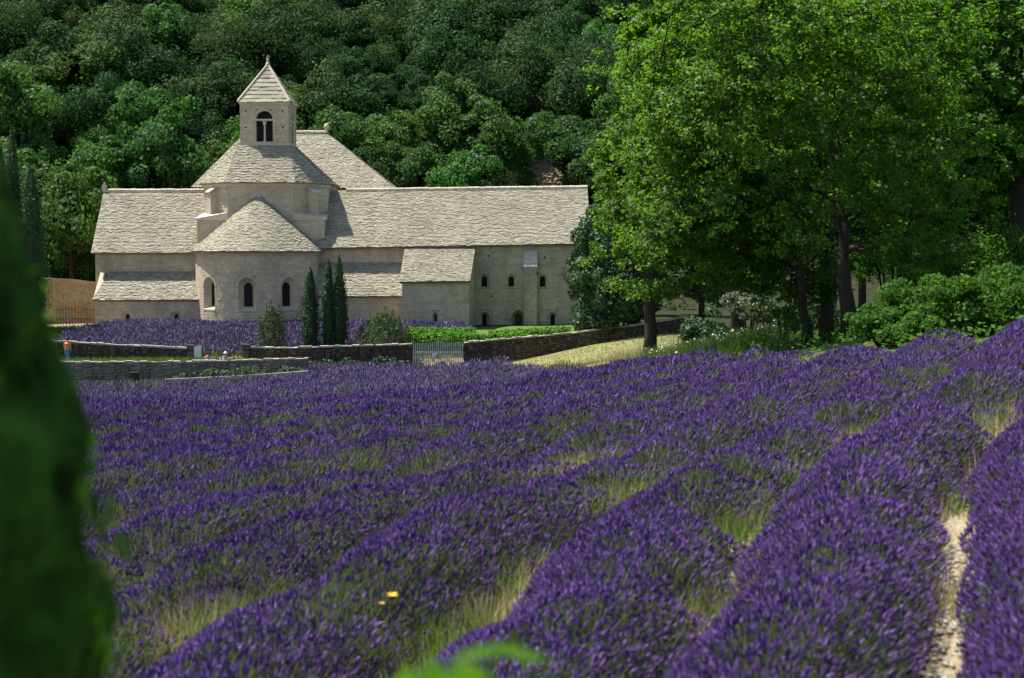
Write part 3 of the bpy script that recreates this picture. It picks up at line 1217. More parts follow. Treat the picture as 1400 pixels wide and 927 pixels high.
for px in (662, 699, 742):
    holes.append(wn(px, 374, 393.5, .98, .46, .86, .1, depth=.25, ring=.13, extra_sill=False))
for px in (662, 756):
    holes.append(wn(px, 426, 449, .92, .36, 1.08, .12, depth=.28, ring=.16))
holes.append(wn(709, 424, 452, 1.25, .66, 1.42, .05, depth=.45, ring=.17, glass='door', name='doorway'))
build_wall(abbey, 'dormitory_wall', (XR0, YF), (XR1, YF), zrb, zE1 - .02, holes)
ew = MB()
ew.prism([(XR1 - .5, YF + .05), (XR1, YF), (XR1, 2 * YR - YF), (XR1 - .5, 2 * YR - YF)], G0, zE1)
ew.add([(XR1 - .5, YF, zE1), (XR1 - .5, 2 * YR - YF, zE1), (XR1 - .5, YR, zR1 - .1), (XR1, YF, zE1), (XR1, 2 * YR - YF, zE1), (XR1, YR, zR1 - .1)],
       [(0, 2, 1), (3, 4, 5), (0, 3, 5, 2), (1, 2, 5, 4)])
put('end_gable', ew, M['ashlar'], abbey)
roof_part('dormitory_roof', abbey, [((WX(425, YF - .5), YF - .5, zE0), (XR1 + .25, YF - .5, zE1), (WX(425, YR), YR, zR0), (XR1 + .2, YR, zR1))])
bk = MB()
bk.add([(WX(425, YR), YR, zR0), (XR1, YR, zR1), (XR1, 2 * YR - YF, zE1), (WX(425, YR), 2 * YR - YF, zE1)], [(0, 1, 2, 3)])
put('rear_roof_slope', bk, M['underroof'], abbey)
ridge_caps('ridge_stones', (WX(474, YR), YR, zR0 + .06), (XR1 + .2, YR, zR1 + .03), abbey)
hb = MB()
for (px, py) in ((668, 350), (735, 362), (735, 374), (672, 405), (745, 352)):
    p = Wp(px, py, YF)
    hb.box(p[0] - .08, p[0] + .08, YF - .034, YF + .02, p[2] - .08, p[2] + .08)
put('putlog_hole_shade', hb, M['opening_shade'], abbey, kind='stuff')  # no holes cut: dark blocks carry their shade as colour

# right lean-to
rx0, rx1 = WX(428, YL), WX(552, YL)
zt2, ze2 = WZ(359, YF - .05), WZ(405, YL - .35)
build_wall(abbey, 'lean_to_wall', (rx0, YL), (rx1, YL), G0, ze2 + .12)
roof_part('lean_to_roof', abbey, [((rx0, YL - .35, ze2), (rx1, YL - .35, ze2), (rx0, YF, zt2), (rx1, YF, zt2))])

# projecting block with the sloping roof
YB = 112.9
bx0, bx1 = WX(549.5, YB), WX(641, YB)
bX0, bX1 = WX(555, YF), WX(650.5, YF)
zb_ = WZ(385.5, YB - .3)
ztp = WZ(336.5, YF)
fnB, LBk = plane_fn((bx0, YB), (bx1, YB), G0)
h1 = wn(595, 427, 447, .5, .16, .85, .12, Y=YB, fn=fnB, x0=bx0, z0=G0, depth=.4, ring=.1)
build_wall(abbey, 'chapel_wall', (bx0, YB), (bx1, YB), G0, zb_ + .12, [h1])
build_wall(abbey, 'chapel_side_wall', (bx1, YB), (bX1, YF), G0, zb_ + .1)
sp_ = MB()
sp_.add([(bx1 - .02, YB, zb_ + .08), (bX1 - .02, YF, zb_ + .08), (bX1 - .02, YF, ztp - .1)], [(0, 1, 2)])
put('chapel_gable_wall', sp_, M['ashlar'], abbey)
sp_ = MB()
sp_.add([(bx0 + .02, YB, G0), (bx0 + .02, YB, zb_ + .1), (bX0 + .02, YF, ztp - .1), (bX0 + .02, YF, G0)], [(0, 1, 2, 3)])
put('chapel_gable_wall', sp_, M['ashlar'], abbey)
roof_part('chapel_roof', abbey, [((WX(545.5, YB - .3), YB - .3, zb_), (WX(643, YB - .3), YB - .3, zb_ + .05), (WX(554, YF), YF - .02, ztp), (WX(650.5, YF), YF - .02, ztp))], .18)

# buttress
ub0, ub1 = WX(717, YF - .7), WX(734, YF - .7)
zbt, zbb = WZ(338, YF), WZ(366, YF - .7)
build_wall(abbey, 'buttress', (ub0, YF - .75), (ub1, YF - .75), G0, zbb)
sp_ = MB()
sp_.prism([(ub0, YF - .74), (ub1, YF - .74), (ub1, YF - .02), (ub0, YF - .02)], G0, [zbb, zbb, zbt - .25, zbt - .25])
put('buttress_core', sp_, M['ashlar'], abbey)
cpst = MB()
for k in range(5):
    t0, t1 = k / 5, (k + 1) / 5
    y0, y1 = YF - .85 + .8 * t0, YF - .85 + .8 * t1
    z0, z1 = zbb + (zbt - .2 - zbb) * t0, zbb + (zbt - .2 - zbb) * t1
    for xa, xb in ((ub0 - .05, (ub0 + ub1) / 2 - .01), ((ub0 + ub1) / 2 + .01, ub1 + .05)):
        cpst.hexa([(xa, y0 - .04, z0), (xb, y0 - .04, z0), (xb, y1, z1), (xa, y1, z1), (xa, y0 - .04, z0 + .14), (xb, y0 - .04, z0 + .14), (xb, y1, z1 + .06), (xa, y1, z1 + .06)])
put('weathering_stones', cpst, M['white_stone'], abbey, kind='stuff')
#PART2
# ------------------------------------------------------------------ garden walls, gate, path
def gline(A, B, n):
    A, B = np.array(A, float), np.array(B, float)
    return [A + (B - A) * k / n for k in range(n + 1)]


def rubble_wall(name, label, pts, thick=.5, group=None, stone=(.16, .42), ch=.17, mats=('rubble', 'rubble_core', 'coping'), cope=True, cat='wall'):
    """pts: (x, y, ztop) along the face towards the camera"""
    pts = [np.array(p, float) for p in pts]
    mid = pts[len(pts) // 2]
    root = thing(name, label, cat, (mid[0], mid[1], gz(mid[0], mid[1])), group)
    core = MB()
    st = MB()
    cp = MB()
    for P, Q in zip(pts[:-1], pts[1:]):
        d = (Q - P)[:2]
        L = np.linalg.norm(d)
        d = d / L
        nn = np.array([d[1], -d[0]])
        z0 = [gz(*P[:2]) - .3, gz(*Q[:2]) - .3]

        def pt(u, o):
            p = P[:2] + d * u + nn * o
            return p
        a, b, c, e = pt(0, -.04), pt(L, -.04), pt(L, -thick), pt(0, -thick)
        core.hexa([(*a, z0[0]), (*b, z0[1]), (*c, z0[1]), (*e, z0[0]), (*a, P[2] - .05), (*b, Q[2] - .05), (*c, Q[2] - .05), (*e, P[2] - .05)])
        for u, w in _run(L, stone):
            t = (u + w / 2) / L
            zt = P[2] * (1 - t) + Q[2] * t - .08
            zb = z0[0] * (1 - t) + z0[1] * t
            z = zb
            while z < zt - .04:
                h = min(ch * rng.uniform(.6, 1.45), zt - z)
                o = rng.uniform(-.015, .07)
                j = rng.normal(0, .014, 4)
                sh = rng.uniform(-.1, .1)
                lo = [(*pt(u + .01 + sh, -.08), z + .01), (*pt(u + w - .01 + sh, -.08), z + .01), (*pt(u + w - .01 + sh, -.08), z + h - .01), (*pt(u + .01 + sh, -.08), z + h - .01)]
                hi = [(*pt(u + .03 + j[0] + sh, o), z + .025), (*pt(u + w - .03 + j[1] + sh, o), z + .025 + j[2]), (*pt(u + w - .03 + j[3] + sh, o), z + h - .025), (*pt(u + .03 + sh, o), z + h - .025)]
                st.add(lo + hi, [(4, 5, 6, 7), (0, 1, 5, 4), (1, 2, 6, 5), (2, 3, 7, 6), (3, 0, 4, 7)])
                z += h
        if cope:
            for u, w in _run(L, (.3, .65)):
                t0, t1 = u / L, (u + w) / L
                za, zb = P[2] * (1 - t0) + Q[2] * t0 - .09, P[2] * (1 - t1) + Q[2] * t1 - .09
                h = rng.uniform(.06, .15)
                o = rng.uniform(.0, .06)
                a, b, c, e = pt(u + .012, o), pt(u + w - .012, o), pt(u + w - .012, -thick - o), pt(u + .012, -thick - o)
                j = rng.normal(0, .015, 4)
                cp.hexa([(*a, za), (*b, zb), (*c, zb), (*e, za), (*a, za + h + j[0]), (*b, zb + h + j[1]), (*c, zb + h + j[2]), (*e, za + h + j[3])])
    put('wall_core', core, M[mats[1]], root, kind='stuff')
    put('rubble_stones', st, M[mats[0]], root, kind='stuff')
    if cope:
        put('coping_stones', cp, M[mats[2]], root, kind='stuff')
    return root


def _run(L, rg):
    u = 0
    out = []
    while u < L - 1e-6:
        w = rng.uniform(*rg)
        if L - u - w < rg[0] * .6:
            w = L - u
        out.append((u, w))
        u += w
    return out


YW = 100.5


def wpts(lst, Y=YW):
    return [(WX(px, Y, py), Y, WZ(py, Y)) for px, py in lst]


gw = 'dry stone garden walls'
rubble_wall('rubble_wall', 'dark rubble wall on the left running behind the standing person to a stone pier', wpts([(30, 464), (83, 466.5), (140, 470), (200, 473), (256, 476)]), group=gw)
rubble_wall('rubble_wall', 'dark rubble wall below the three slim cypresses, partly overgrown with ivy', wpts([(341, 474.5), (400, 475), (480, 472.5), (563, 470)]), group=gw)
rubble_wall('rubble_wall', 'long dark rubble wall climbing to the right of the white picket gate', wpts([(634, 468), (700, 462), (782, 455), (850, 446), (900, 439), (941, 432)]), group=gw)


def pier(px0, px1, pyt, label):
    x0, x1 = WX(px0, YW, 480), WX(px1, YW, 480)
    zt = WZ(pyt, YW)
    zb = gz((x0 + x1) / 2, YW) - .2
    root = thing('stone_pier', label, 'pier', ((x0 + x1) / 2, YW, zb), 'piers of the garden opening')
    mb = MB()
    n = 6
    for k in range(n):
        j = rng.uniform(-.02, .02, 2)
        mb.box(x0 + j[0], x1 + j[1], YW - .12, YW + .42, zb + (zt - zb) * k / n + .01, zb + (zt - zb) * (k + 1) / n)
    put('pier_stones', mb, M['rubble'], root, kind='stuff')
    cb = MB()
    cb.box(x0 - .05, x1 + .05, YW - .17, YW + .47, zt + .004, zt + .12)
    put('pier_cap', cb, M['rubble'], root)


pier(256, 263.5, 474, 'dark stone pier ending the left garden wall next to the white pillar')
pier(332, 340.5, 473, 'dark stone pier starting the wall section below the cypresses')
# white pillar beside the opening
x0, x1 = WX(265.5, YW - .3, 480), WX(274.5, YW - .3, 480)
zb = PATH_Z - .15
mb = MB()
mb.hexa([(x0, YW - .35, zb), (x1, YW - .35, zb), (x1, YW - .1, zb), (x0, YW - .1, zb),
         (x0, YW - .35, WZ(474.5, YW)), (x1, YW - .35, WZ(472, YW)), (x1, YW - .1, WZ(472, YW)), (x0, YW - .1, WZ(474.5, YW))])
tag(put('white_pillar', mb, M['pillar']), 'white rendered slab standing beside the left stone pier at the garden opening', 'pillar')

# pale parapet in front of the path
pa = [(60, 494.5), (100, 494.3), (200, 494.5), (262, 493.5), (340, 491.8), (421, 489.5)]
rubble_wall('parapet_wall', 'low pale rough parapet wall running in front of the garden path', wpts(pa, 96.2), thick=.4, stone=(.25, .7), ch=.2, mats=('parapet', 'parapet', 'coping'))

# pale kerb line and wire fence in front of the parapet
kb = MB()
ks = [(225, 518.5), (300, 515), (360, 511.5), (421, 507)]
kp = [(WX(a, 94.5, b), 94.5, WZ(b, 94.5)) for a, b in ks]
for P, Q in zip(kp[:-1], kp[1:]):
    kb.hexa([(P[0], 94.5, P[2] - .7), (Q[0], 94.5, Q[2] - .7), (Q[0], 94.75, Q[2] - .7), (P[0], 94.75, P[2] - .7), (P[0], 94.5, P[2]), (Q[0], 94.5, Q[2]), (Q[0], 94.75, Q[2]), (P[0], 94.75, P[2])])
tag(put('stone_kerb', kb, M['coping']), 'thin pale stone kerb below the parapet wall at the edge of the lavender', 'kerb')
wf = thing('wire_fence', 'low wire fence of thin rusty posts below the parapet wall', 'fence', (WX(330, 93.6), 93.6, -8.4))
tops = []
for px, py in ((290, 513), (322, 512), (337, 511.5), (365, 510), (400, 508)):
    p = Wp(px, py, 93.6)
    mb = MB()
    mb.tube([(p[0], 93.6, p[2] - .85), (p[0], 93.6, p[2])], [.03, .03], 5)
    put('post', mb, M['iron'], wf)
    tops.append(p)
mb = MB()
mb.tube([t - np.array([0, 0, .08]) for t in tops], [.008] * len(tops), 4)
put('wire', mb, M['iron'], wf)

# rusty box
bxr = thing('meter_box', 'small dark rusty box on a post at the end of the parapet grass', 'box', (WX(184.5, 94), 94, WZ(523, 94)))
mb = MB()
mb.box(WX(179.5, 94, 515), WX(190, 94, 515), 93.75, 94.1, WZ(521.5, 94), WZ(510, 94))
put('box_body', mb, M['dark_box'], bxr)
mb = MB()
mb.box(WX(178.8, 94, 515), WX(190.7, 94, 515), 93.7, 94.15, WZ(509.95, 94), WZ(508.9, 94))
put('lid', mb, M['iron'], bxr)
mb = MB()
mb.tube([(WX(185, 94, 515), 93.9, WZ(530, 94)), (WX(185, 94, 515), 93.9, WZ(521.6, 94))], [.05, .05], 6)
put('post', mb, M['iron'], bxr)

# gate
gt = thing('picket_gate', 'weathered white double picket gate between the two dark rubble walls', 'gate', (WX(598, YW), YW - .1, WZ(500, YW)))
for leaf in (0, 1):
    a, b = (564.5, 598) if leaf == 0 else (599, 633)
    for k in range(12):
        px = a + (b - a) * (k + .3) / 11.6
        x = WX(px, YW - .1, 485)
        t = (px - 563) / 71
        hz = WZ(468.3 - 1.2 * t - 2.2 * math.exp(-((px - 598) / 9) ** 2) + rng.uniform(-.5, .5), YW)
        z0 = WZ(500.5 - 1.0 * t, YW)
        mb = MB()
        mb.hexa([(x - .035, YW - .13, z0), (x + .035, YW - .13, z0), (x + .035, YW - .1, z0), (x - .035, YW - .1, z0),
                 (x - .035, YW - .13, hz - .06), (x + .035, YW - .13, hz - .06), (x + .035, YW - .1, hz - .06), (x - .035, YW - .1, hz - .06)])
        mb.add([(x - .035, YW - .13, hz - .06), (x + .035, YW - .13, hz - .06), (x, YW - .13, hz), (x - .035, YW - .1, hz - .06), (x + .035, YW - .1, hz - .06), (x, YW - .1, hz)],
               [(0, 1, 2), (4, 3, 5), (1, 4, 5, 2), (3, 0, 2, 5)])
        put('picket', mb, M['gate'], gt)
    for py in (481.5, 488.5):
        mb = MB()
        mb.box(WX(a, YW, 485), WX(b, YW, 485), YW - .095, YW - .04, WZ(py + .8, YW), WZ(py - .8, YW))
        put('rail', mb, M['gate'], gt)
mb = MB()
mb.box(WX(591, YW, 485), WX(597, YW, 485), YW - .16, YW - .135, WZ(488, YW), WZ(482.5, YW))
put('notice_plate', mb, M['pillar'], gt)

# golden retaining wall at the far left with iron fence
gwall = thing('retaining_wall', 'golden stone retaining wall curving away left of the abbey', 'wall', (WX(95, 121), 121, ABBEY_Z))
gp = [(WX(40, 119.5, 383), 119.5, WZ(383, 119.5)), (WX(70, 120.5, 381), 120.5, WZ(380, 120.5)), (WX(100, 121.5, 382), 121.5, WZ(381.5, 121.5)), (WX(131, 122.5, 384), 122.5, WZ(385.5, 122.5))]
for P, Q in zip(gp[:-1], gp[1:]):
    fn, L = plane_fn(P[:2], Q[:2], ABBEY_Z - .4)
    mb = MB()
    zt0, zt1 = P[2], Q[2]
    mb.hexa([fn(0, 0, -.5), fn(L, 0, -.5), fn(L, 0, 0), fn(0, 0, 0), fn(0, zt0 - ABBEY_Z + .4, -.5), fn(L, zt1 - ABBEY_Z + .4, -.5), fn(L, zt1 - ABBEY_Z + .4, 0), fn(0, zt0 - ABBEY_Z + .4, 0)])
    s = put('wall_section', mb, M['golden'], gwall)
    bb = MB()
    lay_blocks(bb, fn, L, min(zt0, zt1) - ABBEY_Z + .3, (), .2, .2, .5, joint=.025, proud=.05)
    put('rubble_stones', bb, M['golden'], s, kind='stuff')
ife = thing('iron_fence', 'thin iron railing in front of the golden retaining wall', 'fence', (WX(103, 117.5), 117.5, ABBEY_Z))
for k in range(14):
    px = 78 + k * 4.1
    x = WX(px, 117.5, 430)
    mb = MB()
    mb.tube([(x, 117.5, ABBEY_Z - .1), (x, 117.5, WZ(419 - (k % 4 == 2) * 5, 117.5))], [.022, .022], 4)
    put('bar', mb, M['iron'], ife)
for py in (423, 436):
    mb = MB()
    mb.box(WX(76, 117.5, 430), WX(134, 117.5, 430), 117.46, 117.49, WZ(py + .3, 117.5), WZ(py - .3, 117.5))
    put('rail', mb, M['iron'], ife)
on = thing('orange_notice', 'small orange notice board on the iron railing', 'sign', (WX(107.5, 117.4), 117.4, WZ(426, 117.4)))
mb = MB()
mb.box(WX(103.5, 117.4, 425), WX(111.5, 117.4, 425), 117.37, 117.41, WZ(427, 117.4), WZ(420, 117.4))
put('board', mb, M['orange'], on)
mb = MB()
mb.box(WX(103, 117.4, 425), WX(112, 117.4, 425), 117.413, 117.44, WZ(427.5, 117.4), WZ(419.5, 117.4))
put('frame', mb, M['iron'], on)


# ------------------------------------------------------------------ people
def person(label, loc, sitting, mats, face=0.0, hat=False, h=1.72, group=None):
    """skinned body with clothing; loc = ground point"""
    root = thing('person', label, 'person', loc, group)
    root.rotation_euler = (0, 0, face)
    s = h / 1.72
    if sitting:
        J = [(0, 0, .12, .13), (0, .02, .32, .12), (0, .0, .52, .14), (0, 0, .60, .06), (0, -.02, .68, .085), (0, -.03, .78, .09), (0, -.03, .84, .05)]
        limbs = [[(.18, 0, .52, .055), (.25, -.1, .32, .042), (.12, -.3, .28, .035), (.1, -.36, .3, .03)], [(-.18, 0, .52, .055), (-.25, -.1, .32, .042), (-.12, -.3, .28, .035), (-.1, -.36, .3, .03)]]
        legs = [[(.1, -.05, .12, .085), (.14, -.45, .36, .065), (.12, -.62, .05, .045), (.12, -.76, .04, .035)], [(-.1, -.05, .12, .085), (-.14, -.45, .36, .065), (-.12, -.62, .05, .045), (-.12, -.76, .04, .035)]]
    else:
        J = [(0, 0, .92, .14), (0, .01, 1.12, .12), (0, .01, 1.34, .145), (0, 0, 1.45, .055), (0, -.015, 1.54, .085), (0, -.02, 1.63, .095), (0, -.02, 1.69, .055)]
        limbs = [[(.19, .01, 1.36, .058), (.25, .03, 1.1, .042), (.24, -.06, .87, .034), (.235, -.09, .78, .03)], [(-.19, .01, 1.36, .058), (-.25, .03, 1.1, .042), (-.24, -.06, .87, .034), (-.235, -.09, .78, .03)]]
        legs = [[(.09, 0, .88, .09), (.11, -.03, .48, .062), (.11, .02, .09, .045), (.12, -.14, .035, .035)], [(-.09, 0, .88, .09), (-.1, .04, .48, .062), (-.11, .1, .09, .045), (-.12, -.05, .035, .035)]]
    V, Ed, Rr = [], [], []

    def chain(pts, start=None):
        prev = start
        for x, y, z, r in pts:
            V.append((x * s, y * s, z * s))
            Rr.append(r * s)
            if prev is not None:
                Ed.append((prev, len(V) - 1))
            prev = len(V) - 1
    chain(J)
    for l in limbs:
        chain(l, 2)
    for l in legs:
        chain(l, 0)
    me = bpy.data.meshes.new('body')
    me.from_pydata(V, Ed, [])
    me.materials.append(M['skin'])
    o = link('body', me, root)
    md = o.modifiers.new('skin', 'SKIN')
    for k, r in enumerate(Rr):
        me.skin_vertices[0].data[k].radius = (r, r * .85)
        me.skin_vertices[0].data[k].use_root = (k == 0)
    o.modifiers.new('sub', 'SUBSURF').levels = 1
    o.modifiers['sub'].render_levels = 1
    b = .12 if sitting else .92
    mb = MB()
    for p, q in zip(J[:-4], J[1:-3]):
        pass
    tor = [(0, 0, b + .0), (0, .01, b + .2), (0, .01, b + .42), (0, 0, b + .5)]
    vs = []
    for (x, y, z), (rx, ry) in zip(tor, [(.19, .145), (.18, .14), (.235, .15), (.09, .08)]):
        for k in range(12):
            t = 2 * pi * k / 12
            vs.append(((x + rx * cos(t)) * s, (y + ry * sin(t)) * s, z * s))
    fs = [(r * 12 + k, r * 12 + (k + 1) % 12, (r + 1) * 12 + (k + 1) % 12, (r + 1) * 12 + k) for r in range(3) for k in range(12)]
    mb.add(vs, fs)
    for sgn in (1, -1):
        l = limbs[0 if sgn > 0 else 1]
        mb2 = [np.array(l[0][:3]) * s, (np.array(l[0][:3]) * .35 + np.array(l[1][:3]) * .65) * s]
        mb.tube(mb2, [.075 * s, .065 * s], 8)
    me2 = mb.mesh('shirt', mats[0])
    link('shirt', me2, root)
    mb = MB()
    for l in legs:
        a = np.array(l[0][:3])
        c = np.array(l[1][:3])
        mb.tube([(a + np.array([0, 0, .06])) * s, (a * .5 + c * .5) * s, c * s], [.115 * s, .1 * s, .09 * s], 9)
    link('shorts', mb.mesh('shorts', mats[1]), root)
    hz = (J[5][2] + .02)
    mb = MB()
    yc = J[5][1]
    mb.lathe((0, yc * s + .012 * s, hz * s), [(.108 * s, -.05 * s), (.115 * s, .01 * s), (.1 * s, .07 * s), (.05 * s, .115 * s), (.005, .125 * s)], 12)
    if hat:
        mb.lathe((0, yc * s, hz * s), [(.108 * s, -.0), (.19 * s, -.015), (.19 * s, -.025), (.108 * s, -.012)], 14)
    link('hat' if hat else 'hair', mb.mesh('hat' if hat else 'hair', mats[2], smooth=True), root)
    if hat:
        pass
    fc = MB()
    fx = J[5]
    fc.lathe((0, (fx[1] - .1) * s, (fx[2] - .03) * s), [(.016 * s, -.02 * s), (.012 * s, .01 * s), (.003, .03 * s)], 6)
    link('nose', fc.mesh('nose', M['skin']), root)
    return root


def onpath(px, Y):
    x = WX(px, Y, 485)
    return (x, Y, gz(x, Y))


person('person in an orange shirt and blue shorts standing on the path by the left wall', onpath(92.5, 98.6), False, (M['shirt_orange'], M['shorts_blue'], M['hair']), pi * .9, h=1.74)
person('dark haired person in pink seated behind the parapet, only the head showing', onpath(284.5, 98.2), True, (M['cloth_pink'], M['shorts_blue'], M['hair']), .4, h=1.5)
person('person in a white hat seated behind the parapet, only the hat showing', onpath(308.5, 98.2), True, (M['cloth_pink'], M['shorts_blue'], M['hat_white']), -.5, hat=True, h=1.55)


# ------------------------------------------------------------------ foliage builders
def unit(v):
    return v / (np.linalg.norm(v, axis=-1, keepdims=True) + 1e-9)


def leaf_quads(C, Nrm, size, R, asp=.55, up=None):
    """rhombic leaves at C facing roughly Nrm"""
    n = len(C)
    t = R.normal(size=(n, 3)) if up is None else up + R.normal(size=(n, 3)) * .35
    a = unit(np.cross(Nrm, t)) if up is None else unit(t - Nrm * (t * Nrm).sum(1, keepdims=True))
    b = np.cross(Nrm, a)
    size = np.asarray(size).reshape(-1, 1) * np.ones((n, 1))
    A = a * size * .5
    B = b * size * .5 * asp
    V = np.stack([C - A, C + B * 1.0 + A * .1, C + A, C - B + A * .1], 1).reshape(-1, 3)
    Fc = np.arange(n * 4).reshape(n, 4)
    return V, Fc


def blob_crown(R, rad, n_lumps, per, leaf, flat=.8, lump=(.3, .48), bottom=-.5):
    """crown of leafy lumps set on an uneven ellipsoid (local, centre at origin)"""
    d = unit(R.normal(size=(n_lumps * 3, 3)))
    d = d[d[:, 2] > bottom][:n_lumps]
    rr = R.uniform(.4, .82, (len(d), 1)) * rad * R.uniform(.75, 1.3, (len(d), 1))
    c = d * rr
    c[:, 2] *= flat
    C, N = [], []
    for k in range(len(c)):
        lr = rad * R.uniform(*lump) * R.uniform(.5, 1.2)
        e = unit(R.normal(size=(per, 3)))
        keep = (e * d[k]).sum(1) + .55 * e[:, 2] > -.45
        e = e[keep]
        r = lr * R.uniform(.6, 1.08, (len(e), 1))
        C.append(c[k] + e * r * np.array([1, 1, .85]))
        N.append(unit(e + R.normal(size=e.shape) * .55))
    C, N = np.concatenate(C), np.concatenate(N)
    return leaf_quads(C, N, leaf * R.uniform(.6, 1.35, len(C)), R, .7)


def trunk_mesh(R, h, r, lean=.0, limbs=4, reach=1.5, mat='bark'):
    mb = MB()
    p = [np.array([lean * h * t * t + R.normal(0, .03) * h * .3 * t, R.normal(0, .03) * h * .3 * t, h * t]) for t in np.linspace(0, 1, 6)]
    p[0][2] = -.5
    mb.tube(p, [r * 1.35, r * 1.02, r * .88, r * .75, r * .6, r * .4], 8)
    for k in range(limbs):
        q = p[3 + k % 3]
        a = 2 * pi * k / limbs + R.uniform(-.4, .4)
        e = q + np.array([cos(a) * reach, sin(a) * reach, R.uniform(.4, .9) * reach])
        mb.tube([q, (q + e) / 2 + np.array([0, 0, .1 * reach]), e], [r * .42, r * .28, r * .1], 6)
    return mb.mesh('trunk', M[mat], smooth=True)


# --- hillside forest: six kinds, then copies
R1 = np.random.default_rng(21)
kinds = []
for nm, mat, rad, flat, lumps, per, leaf, h, desc in [
        ('holm_oak', 'holm', 3.4, .9, 34, 420, .25, 3.2, 'dark rounded holm oak'),
        ('holm_oak', 'holm_olive', 3.0, .9, 28, 420, .24, 2.8, 'olive green holm oak'),
        ('broadleaf_tree', 'broad', 3.6, 1.05, 36, 420, .28, 3.6, 'bright broadleaf tree'),
        ('holm_oak', 'holm', 2.7, 1.15, 26, 420, .24, 3.0, 'narrow dark holm oak'),
        ('holm_oak', 'holm_olive', 3.8, .8, 36, 420, .25, 2.6, 'spreading olive green oak'),
        ('broadleaf_tree', 'broad', 2.9, 1.25, 30, 420, .27, 3.8, 'tall fresh broadleaf tree')]:
    V, Fc = blob_crown(R1, rad, lumps, per, leaf, flat)
    V[:, 2] += h + rad * flat * .55
    cm = np_mesh('crown', V, Fc, M[mat])
    tm = trunk_mesh(R1, h + rad * .5, .2, .02, 4, rad * .45)
    kinds.append((nm, cm, tm, rad, h, desc))


def plant_tree(kind, x, y, sc, rz, label, group, z=None, sz=1.0):
    nm, cm, tm, rad, h, desc = kinds[kind]
    z = gz(x, y) if z is None else z
    o = thing(nm, label, 'tree', (x, y, z), group)
    o.rotation_euler = (0, 0, rz)
    o.scale = (sc, sc, sc * sz)
    link('crown', cm, o)
    link('trunk', tm, o)
    return o


def where_in_photo(px, py):
    if px < 130:
        w = 'left of the abbey'
    elif px < 205:
        w = 'above the left gable'
    elif px < 280:
        w = 'above the left roof'
    elif px < 345:
        w = 'left of the spire'
    elif px < 420:
        w = 'behind the bell tower'
    elif px < 490:
        w = 'right of the spire'
    elif px < 560:
        w = 'above the hipped roof'
    elif px < 640:
        w = 'above the chapel'
    elif px < 730:
        w = 'above the right roof'
    else:
        w = 'beside the big oak'
    hgt = 'at roofline height' if py > 230 else 'low on the slope' if py > 180 else 'on the lower slope' if py > 130 else 'halfway up' if py > 85 else 'high up' if py > 35 else 'at the top edge'
    return hgt + ' ' + w


HG = 'trees on the wooded hillside'
cand = []
row = 0
yy = 134.0
while yy < 262:
    st_ = 4.75 if yy > 150 else 4.4
    xx = -.5 * yy
    while xx < .24 * yy:
        x = xx + R1.uniform(-1.7, 1.7) + (row % 2) * st_ / 2
        y = yy + R1.uniform(-1.6, 1.6)
        cand.append((x, y))
        xx += st_
    yy += 4.5 if yy > 150 else 4.2
    row += 1
nf_ = 0
hill = []
for (x, y) in cand:
    zg = gz(x, y)
    px, py = proj(x, y, zg + 5)
    if px < -45 or px > 955 or py < -55:
        continue
    if 700 < px < 940 and py > 250:
        continue
    # the bare earth cutting
    if abs(px - 736) < 30 and 160 < py < 252:
        continue
    if 125 < px < 800 and py > 300:
        continue
    lowf = smooth(140, 235, py)
    if R1.random() < .2 + .65 * lowf:
        k = int(R1.choice([2, 5])) if R1.random() < .35 + .5 * lowf else int(R1.choice([0, 1, 3, 4]))
    else:
        k = int(R1.choice([0, 0, 1, 3, 4]))
    sc = R1.choice([.75, .9, 1.05, 1.25, 1.5])
    hill.append((px, kinds[k][5] + ' ' + where_in_photo(px, py), plant_tree(k, x, y, sc, R1.uniform(0, 6.28), '', HG, zg - .2, R1.uniform(.9, 1.2))))
    nf_ += 1

ORD = ['leftmost', 'second from left', 'third from left', 'fourth from left', 'fifth from left', 'sixth from left', 'seventh from left', 'eighth from left', 'ninth from left', 'tenth from left', 'eleventh from left', 'twelfth from left']


def number_labels(lst):
    by = {}
    for px, lab, o in lst:
        by.setdefault(lab, []).append((px, o))
    for lab, m in by.items():
        m.sort(key=lambda q: q[0])
        for k, (px, o) in enumerate(m):
            o['label'] = lab if len(m) == 1 else lab + ', ' + (ORD[k] if k < len(m) - 1 or len(m) > 9 else 'rightmost')


for _, _, o in hill:
    a_, b_ = R1.uniform(.8, 1.25, 2)
    o.scale = (o.scale[0] * a_, o.scale[1] * b_, o.scale[2])
number_labels(hill)
# shrubby undergrowth covering the slope between the trees
n = 28000
Y = R1.uniform(131, 265, n)
X = R1.uniform(-.5, .26, n) * Y
cutm = np.exp(-(((X - 3.5) / 2.6) ** 2 + ((Y - 170) / 6) ** 2))
ok = R1.uniform(0, 1, n) > cutm * 1.3
X, Y = X[ok], Y[ok]
P = np.stack([X, Y, ground(X, Y) + R1.uniform(0, 1, len(X)) * 1.3 * vnoise(X * .4, Y * .4, 44)], -1)
V, Fc = leaf_quads(P, unit(np.array([0, -.4, 1.0]) + R1.normal(size=P.shape) * .6), .55 * R1.uniform(.6, 1.4, len(P)), R1, .75)
link('hillside_scrub', np_mesh('hillside_scrub', V, Fc, M['holm']))['kind'] = 'stuff'

